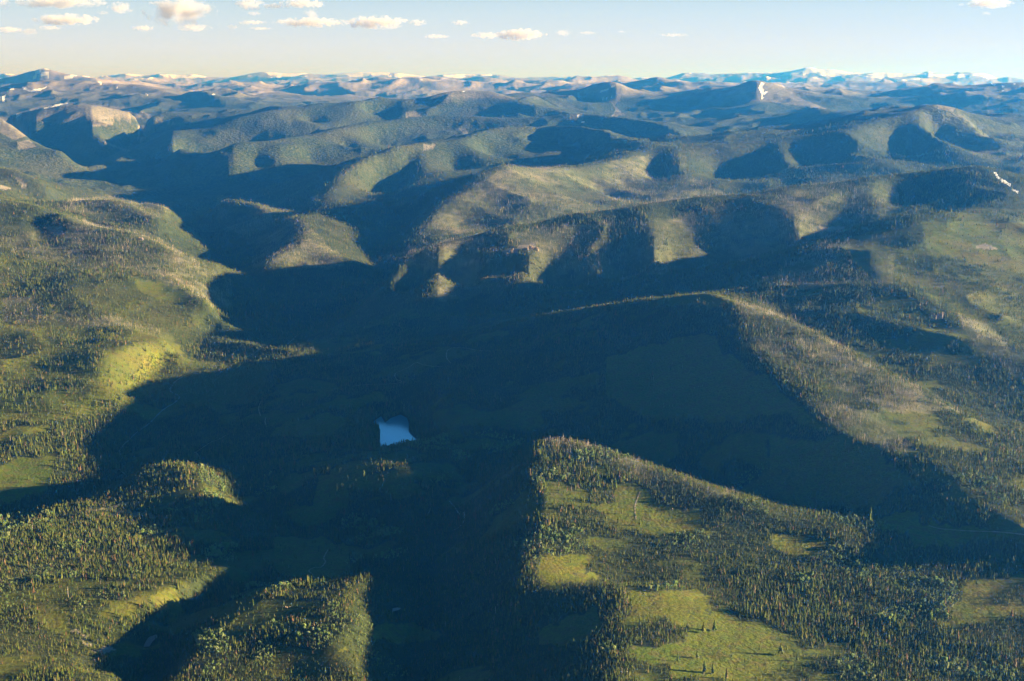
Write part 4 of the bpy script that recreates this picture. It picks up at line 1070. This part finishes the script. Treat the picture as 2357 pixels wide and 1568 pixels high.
# trees that stand apart and can be pointed out: (foot a, foot b, height in print pixels, kind, width factor, label)
def B7(x, y): return b7([(x, y)])[0]
def B8(x, y): return b8([(x, y)])[0]
def B3(x, y): return b3([(x, y)])[0]
def B2(x, y): return b2([(x, y)])[0]
def B1(x, y): return b1([(x, y)])[0]
def B5(x, y): return b5([(x, y)])[0]
def B4(x, y): return b4([(x, y)])[0]
LONE = [
 (*B7(1762, 905), 25, 'conifer', 1.5, "dark spreading conifer, left of the pair casting one long shadow across the sunny knoll"),
 (*B7(1865, 890), 25, 'conifer', 1.5, "dark spreading conifer, right of the pair casting one long shadow across the sunny knoll"),
 (*B7(1705, 1142), 17, 'conifer', 1.9, "squat broad dark conifer alone below the pair on the knoll meadow"),
 (*B7(1770, 1270), 27, 'conifer', 1.4, "tall dark conifer at the foot of the knoll meadow, left of a browner one"),
 (*B7(1850, 1280), 27, 'conifer', 1.2, "tall brownish conifer at the foot of the knoll meadow, right of a darker one"),
 (*B7(1525, 1170), 21, 'conifer', 1.0, "slim brown conifer standing by the shaded edge of the knoll meadow"),
 (*B7(1975, 1330), 25, 'conifer', 1.2, "dark conifer at the bottom edge of the photo below the knoll meadow"),
 (*B8(115, 1112), 27, 'conifer', 1.7, "big dark solitary conifer with the longest shadow on the lower meadow"),
 (*B8(268, 1165), 19, 'conifer', 1.1, "narrow dark conifer just right of the big solitary one on the lower meadow"),
 (*B8(325, 1015), 9, 'conifer', 1.3, "small dark bushy conifer up the slope from the big solitary one"),
 (*B7(1238, 752), 5, 'conifer', 2.2, "tiny dark shrub alone in the middle of the bright knoll"),
 (*B7(2055, 1040), 5, 'conifer', 1.8, "little conifer alone low on the right of the knoll meadow"),
 (*B7(1700, 530), 9, 'conifer', 1.3, "small conifer on the top rim of the knoll against the forest"),
 (*B8(1690, 672), 8, 'aspen', 1.5, "round dark bush on the left side of the bright right meadow"),
 (*B8(1920, 465), 14, 'conifer', 1.3, "dark conifer on the upper left rim of the bright right meadow"),
 (*B8(2245, 760), 17, 'conifer', 1.3, "tall dark conifer above its neighbours at the bottom of the right meadow"),
 (*B3(1178, 1160), 17, 'conifer', 1.3, "brownish conifer beside the track at the foot of the plateau meadow"),
 (*B3(978, 1135), 16, 'conifer', 1.4, "bluish conifer, leftmost of two at the bottom left of the plateau meadow"),
 (*B3(1022, 1138), 12, 'conifer', 1.0, "shorter conifer right beside the bluish one on the plateau meadow"),
 (*B3(1010, 1052), 12, 'conifer', 1.5, "green pointed conifer alone in the left part of the plateau meadow"),
 (*B3(1135, 1002), 5, 'conifer', 1.5, "small bush beside the plateau track, uppermost of three"),
 (*B3(1134, 1030), 6, 'conifer', 1.5, "small bush beside the plateau track, middle of three"),
 (*B3(1136, 1075), 8, 'conifer', 1.5, "small bush beside the plateau track, lowest of three"),
 (*B3(955, 830), 24, 'conifer', 1.1, "tall pale brown conifer at the top left corner of the plateau meadow"),
 (*B3(875, 740), 17, 'conifer', 1.1, "tall conifer between the two clearings of the plateau"),
 (*B3(548, 838), 13, 'snag', 1.2, "pale grey tree in the shaded hollow left of the plateau clearings"),
 (*B3(430, 800), 14, 'conifer', 1.1, "brown conifer on the upper part of the plateau's left rim clearing"),
 (*B3(398, 965), 19, 'conifer', 1.0, "slim conifer on the lower part of the plateau's left rim clearing"),
 (*B3(230, 897), 10, 'conifer', 1.3, "small conifer just over the dark edge of the plateau"),
 (*B7(800, 685), 13, 'conifer', 1.0, "sunlit conifer tip alone on the dark slope left of the knoll"),
 (*B7(683, 705), 12, 'conifer', 1.2, "brown conifer alone further down the dark slope left of the knoll"),
 (*B7(952, 612), 17, 'conifer', 1.2, "conifer in the dark hollow right under the top of the knoll"),
 (*B2(680, 900), 12, 'conifer', 1.0, "solitary sunlit conifer in the shaded meadow below the lake"),
 (*B2(507, 795), 9, 'conifer', 1.2, "pinkish conifer below the sunlit clump left of the lake"),
 (*B2(720, 560), 21, 'conifer', 1.0, "tallest sunlit conifer left of the bright knoll below the lake"),
 (*B2(1275, 505), 11, 'conifer', 1.2, "sunlit brown conifer just below the right end of the lake"),
 (*B2(995, 710), 16, 'conifer', 1.5, "dark wide conifer at the foot of the bright patch below the lake"),
 (*B5(1288, 320), 28, 'conifer', 0.7, "very tall thin conifer towering above the lower left forest"),
 (*B5(630, 585), 26, 'snag', 1.0, "pale bare tree trunk standing in a clearing of the lower left forest"),
 (*B5(770, 390), 20, 'snag', 1.2, "cream bare tree beside broadleaf trees in the lower left forest"),
 (*B1(1765, 575), 10, 'conifer', 0.8, "lone sunlit conifer beyond the crest of the small left hill"),
 (*B1(262, 735), 8, 'conifer', 1.9, "bushy conifer in the middle of the striped left meadow"),
 (*B1(205, 815), 8, 'conifer', 1.9, "bushy conifer low in the striped left meadow"),
 (*B1(922, 900), 9, 'conifer', 1.3, "sunlit conifer alone in the dark notch between the left hills"),
 (*B1(603, 440), 20, 'conifer', 1.3, "tallest pale conifer at the edge of the dark valley on the left"),
 (*B4(210, 215), 12, 'conifer', 1.2, "brown conifer alone in the shade left of the lit spur"),
 (*B4(710, 425), 15, 'conifer', 1.1, "tallest sunlit conifer on the shaded slope below the lit spur"),
 (*B4(940, 1145), 40, 'conifer', 1.0, "tall brown conifer at the left end of the large dim meadow"),
 (*B4(905, 1180), 20, 'conifer', 1.0, "shorter brown conifer beside the tall one at the dim meadow"),
]
lone_xy = []
for n_, (a, b, hp, kn, wf, lab) in enumerate(LONE):
    x, y, z = ground_at(a, b)
    dist_ = math.sqrt(x*x + y*y + (CAM_H - z)**2)
    hm = hp / FPX * dist_ / math.cos(PITCH + math.atan((b - CY) / FPX))
    h, kids = HI[kn][n_ % len(HI[kn])]
    o = tree_thing(NAMES[kn], x, y, z, hm / h, random.uniform(0, 6), lab, {'conifer': "conifer", 'snag': "dead tree", 'aspen': "broadleaf tree"}[kn], None, kids)
    o.scale = (hm / h * wf, hm / h * wf, hm / h)
    lone_xy.append((x, y))
for x, y in lone_xy:
    ok_ = np.hypot(tx - x, ty - y) > 7
    tx, ty, tz, tr, kind, size, ta_, tb_ = (v[ok_] for v in (tx, ty, tz, tr, kind, size, ta_, tb_))

MARKS = [(1560,1430,"the sunny knoll meadow"),(1797,1508,"the big solitary conifer"),(2240,1400,"the bright right meadow"),(905,1403,"the tiny pond in the gorge"),
         (337,1473,"the dark lower left pond"),(1500,1170,"the plateau meadow"),(40,1520,"the bottom left corner"),(2310,1520,"the bottom right corner"),
         (1080,1530,"the bottom edge middle"),(650,1530,"the lit lower left hill"),(1310,1320,"the small clearing on the rim"),(2050,1400,"the pale broadleaf grove"),(930,990,"the lake"),(300,850,"the bright grassy bank")]
def where(a, b):
    d = [math.hypot(a - m[0], b - m[1]) for m in MARKS]; k_ = int(np.argmin(d)); ma, mb, mn = MARKS[k_]
    da, db = a - ma, b - mb
    vert = "above" if db < 0 else "below"; hor = "left" if da < 0 else "right"
    side = f"{vert} and {hor} of" if .4 < abs(da) / (abs(db) + 1) < 2.5 else (f"{hor} of" if abs(da) > abs(db) else vert)
    return ("just " if d[k_] < 90 else "well ") + side + " " + mn
def stature(s_): return "tall" if s_ > 1.3 else ("sturdy" if s_ > 1.15 else "medium")

inview = (ta_ > 5) & (ta_ < 2350) & (tb_ < 1563) & (tb_ > 300)
app = size / tr * inview
single = np.zeros(len(tx), bool)
for kk, kn, quota in ((0, 'conifer', 300 - sum(1 for l in LONE if l[3] == 'conifer')), (1, 'snag', 60), (2, 'aspen', 150)):
    order = np.argsort(-app * (kind == kk))[:quota]
    for q in order:
        if app[q] <= 0 or kind[q] != kk: continue
        single[q] = True
        h, kids = HI[kn][int(q) % len(HI[kn])]
        w = where(ta_[q], tb_[q])
        look = {'conifer': "green conifer", 'snag': "bare grey dead tree", 'aspen': "pale green broadleaf tree"}[kn]
        tree_thing(NAMES[kn], float(tx[q]), float(ty[q]), float(tz[q]), float(size[q]), float((q * 2.399) % 6.283),
                   f"{stature(size[q])} {look} {w}", {'conifer': "conifer", 'snag': "dead tree", 'aspen': "broadleaf tree"}[kn], f"{look}s {w}", kids)
print("single trees", single.sum())

# ------------------------------------------------------------------ crags
k = NT("crag_rock"); pos_ = k.n("ShaderNodeNewGeometry").outputs["Position"]
k.l(k.ramp(k.noise(0.12, 4, .6, pos_), [(0.3, (0.22, 0.14, 0.10)), (0.55, (0.40, 0.30, 0.23)), (0.8, (0.52, 0.44, 0.36))]), k.b.inputs["Base Color"]); CRAG = k.m
def crag(a, b, wpx, hpx, n, label, seed, fins=True):
    x, y, z = ground_at(a, b); s = math.hypot(x, y) / FPX
    rr = random.Random(seed); V, F = [], []
    for i in range(n):
        cx = (i / max(1, n - 1) - .5) * wpx * s + rr.uniform(-.5, .5) * s; cy = rr.uniform(-2, 2) * s
        h = hpx * s * rr.uniform(.55, 1.1); w = wpx * s / n * rr.uniform(.5, .85); m = 6; k0 = len(V)
        zz = float(land_z(x + cx, y + cy)) - z
        for lv, (fz, fw) in enumerate(((-.4, 1.25), (.35, 1.0), (.75, .8), (1.0, .45))):
            for j in range(m):
                q = 6.283 * j / m + lv * .3
                V.append((cx + w * fw * math.cos(q) * rr.uniform(.75, 1.2), cy + w * fw * math.sin(q) * rr.uniform(.75, 1.2), zz + h * fz * rr.uniform(.9, 1.1)))
        for lv in range(3):
            for j in range(m): F.append((k0 + lv*m + j, k0 + lv*m + (j+1) % m, k0 + (lv+1)*m + (j+1) % m, k0 + (lv+1)*m + j))
        F.append(tuple(k0 + 3*m + j for j in range(m)))
    me = mesh_from("rock_outcrop", V, F, CRAG)
    o = bpy.data.objects.new("rock_outcrop", me); scene.collection.objects.link(o); o.location = (x, y, z)
    return tag(o, label, "rock outcrop")
C6 = lambda x, y: c6([(x, y)])[0]
C5 = lambda x, y: c5([(x, y)])[0]
C4 = lambda x, y: c4([(x, y)])[0]
crag(*C6(1772, 630), 18, 14, 6, "pale cliff with upright fins on the shaded forested slope at right", 1)
crag(*C5(1128, 200), 6, 9, 3, "lower left red rock pillar on the burnt ridge", 2)
crag(*C5(1160, 182), 6, 10, 3, "reddish rock pillar beside the lower one on the burnt ridge", 3)
crag(*C5(1300, 160), 22, 9, 6, "wide pinkish crag round a dark hollow on the burnt ridge", 4)
crag(*C4(958, 92), 8, 6, 3, "small pale crag on the burnt ridge at left", 5)
crag(*c3([(1110, 1212)])[0], 18, 5, 5, "low pink rock band on the burnt slope at right", 6)
crag(*b6([(300, 672)])[0], 5, 4, 2, "pale round boulder in the shaded clearing, lower left", 7)
crag(*b6([(262, 672)])[0], 6, 4, 2, "rusty boulder left of the pale round one", 8)
crag(*b3([(1468, 1010)])[0], 5, 3, 2, "small pinkish boulder at the top right of the plateau meadow", 9)
crag(*b8([(1718, 556)])[0], 4, 3, 2, "white boulder under the broadleaf trees by the right meadow", 10)
stand("conifer_forest", "dense dark green conifer forest over the valley slopes", (kind == 0) & ~single, 'conifer', low_protos('conifer', 8))
stand("burnt_forest", "grey standing dead trunks of burnt forest on the ridges", (kind == 1) & ~single, 'snag', low_protos('snag', 5))
stand("broadleaf_stands", "pale green broadleaf stands among the conifers", (kind == 2) & ~single, 'aspen', low_protos('aspen', 5))
# ------------------------------------------------------------------ clouds
CLOUDS = [ # (column, row, width, height, distance km, density, label)
 (415,26,142,66,52,1.0,"largest towering cumulus with a bright pink-white right side"),
 (152,45,128,26,55,.9,"flat-bottomed cloud with a bright peak, second largest on the left"),
 (135,6,185,26,52,.8,"long grey-violet cloud cut by the top edge at left"),
 (6,8,34,26,52,.8,"dark cloud in the top left corner"),
 (277,18,52,26,53,.8,"ragged violet cloud left of the largest cumulus"),
 (238,30,26,9,54,.5,"tiny faint cloud below left of the ragged violet one"),
 (22,69,58,14,58,.7,"flat grey cloud at the left edge just above the empty band of sky"),
 (67,73,34,17,58,.6,"small grey puff right of the flat cloud at the left edge"),
 (115,64,48,10,58,.55,"thin streak under the flat-bottomed bright-peaked cloud"),
 (330,65,46,14,58,.7,"low grey puff below the left side of the largest cumulus"),
 (370,8,52,12,52,.7,"thin cloud touching the top left of the largest cumulus"),
 (446,64,72,16,58,.5,"thin wispy cloud below the right side of the largest cumulus"),
 (575,9,58,28,52,.95,"bright cloud at the top edge right of the largest cumulus"),
 (584,31,28,12,54,.7,"small puff hanging under the bright top-edge cloud"),
 (630,14,48,13,52,.8,"dark bluish streak right of the bright top-edge cloud"),
 (696,9,92,20,52,.8,"long violet cloud at the top edge near the centre"),
 (716,32,36,24,54,.6,"faint ragged cloud dropping from the long violet one"),
 (715,52,150,22,56,.8,"wide pinkish bank of cloud left of centre"),
 (866,52,136,30,57,.85,"pale peach cloud bank just left of the middle of the sky"),
 (535,62,24,12,57,.6,"tiny round puff left of the wide pinkish bank"),
 (580,52,60,10,57,.6,"thin grey streak left of the wide pinkish bank"),
 (600,66,46,7,60,.5,"thin low wisp under the grey streak"),
 (962,52,38,15,57,.7,"small grey puff right of the peach cloud bank"),
 (1060,52,40,12,58,.85,"small bright peach puff alone in the middle of the sky"),
 (1004,84,54,10,64,.55,"low grey wisp below the small puffs"),
 (1120,82,66,16,64,.5,"faint pinkish wisp touching the left of the peach cloud"),
 (1200,80,100,26,62,1.0,"low bright peach cumulus in the middle of the sky"),
 (1296,76,34,17,63,.4,"faint puff right of the low peach cumulus"),
 (1352,76,40,7,63,.35,"faint streak further right of the low peach cumulus"),
 (1431,73,17,6,63,.4,"tiny faint cloud alone right of the middle"),
 (1550,81,60,9,64,.25,"barely visible wisps right of the middle"),
 (2280,8,92,22,52,.95,"bright pink-white cloud at the top right"),
 (2213,11,16,8,52,.6,"tiny dark puff left of the top right cloud"),
 (2271,31,22,8,54,.5,"tiny faint puff under the top right cloud"),
]
def cloud_material(dens, seed, sx_, sz_):
    m = bpy.data.materials.new("cloud"); m.use_nodes = True; t = m.node_tree; t.nodes.clear()
    N = t.nodes.new; L = t.links.new
    o = N("ShaderNodeOutputMaterial"); p = N("ShaderNodeVolumePrincipled"); tc = N("ShaderNodeTexCoord")
    p.inputs["Color"].default_value = (0.86, .80, .79, 1)
    ln = N("ShaderNodeVectorMath"); ln.operation = 'LENGTH'; L(tc.outputs["Object"], ln.inputs[0])
    mp = N("ShaderNodeMapping"); mp.inputs["Location"].default_value = (seed * 3.1, seed * 1.7, seed); mp.inputs["Scale"].default_value = (max(1.0, 1.15 * sx_ / sz_), 1.2, 1.25)
    L(tc.outputs["Object"], mp.inputs[0])
    nz = N("ShaderNodeTexNoise"); nz.inputs["Scale"].default_value = 1.05; nz.inputs["Detail"].default_value = 5; nz.inputs["Roughness"].default_value = 0.6; L(mp.outputs[0], nz.inputs["Vector"])
    a = N("ShaderNodeMath"); a.operation = 'MULTIPLY_ADD'; a.inputs[1].default_value = 3.0; a.inputs[2].default_value = -0.66; L(nz.outputs[0], a.inputs[0])
    b = N("ShaderNodeMath"); b.operation = 'SUBTRACT'; L(a.outputs[0], b.inputs[0]); L(ln.outputs["Value"], b.inputs[1])
    c = N("ShaderNodeMath"); c.operation = 'MULTIPLY'; c.use_clamp = False; c.inputs[1].default_value = 1.7; L(b.outputs[0], c.inputs[0])
    d = N("ShaderNodeMath"); d.operation = 'MINIMUM'; d.inputs[1].default_value = 1.0; L(c.outputs[0], d.inputs[0])
    e = N("ShaderNodeMath"); e.operation = 'MAXIMUM'; e.inputs[1].default_value = 0.0; L(d.outputs[0], e.inputs[0])
    f = N("ShaderNodeMath"); f.operation = 'MULTIPLY'; f.inputs[1].default_value = dens; L(e.outputs[0], f.inputs[0])
    L(f.outputs[0], p.inputs["Density"]); L(p.outputs[0], o.inputs["Volume"])
    return m
import bmesh
bm = bmesh.new(); bmesh.ops.create_icosphere(bm, subdivisions=2, radius=1.0)
for n_, (a, b, w, h, dk, de, lab) in enumerate(CLOUDS):
    c = dk * 1000.0; z = CAM_H - c * float(slope_of(b)); x = (a - CX) / FPX * (c * math.cos(PITCH) + (CAM_H - z) * math.sin(PITCH))
    sx_, sz_ = w / 2 / FPX * c, h / 2 / FPX * c
    me = bpy.data.meshes.new("cloud"); bm.to_mesh(me); me.materials.append(cloud_material(0.0021 * de, n_ + 1, sx_, sz_))
    o = bpy.data.objects.new("cloud", me); scene.collection.objects.link(o)
    o.location = (x, c, max(z, HAZE_TOP + sz_ * 1.1 + 20)); o.scale = (sx_ * 1.25, min(sx_, 900) * 1.1, sz_ * 1.15)
    tag(o, lab, "cloud", "scattered small clouds high over the mountains")
bm.free()
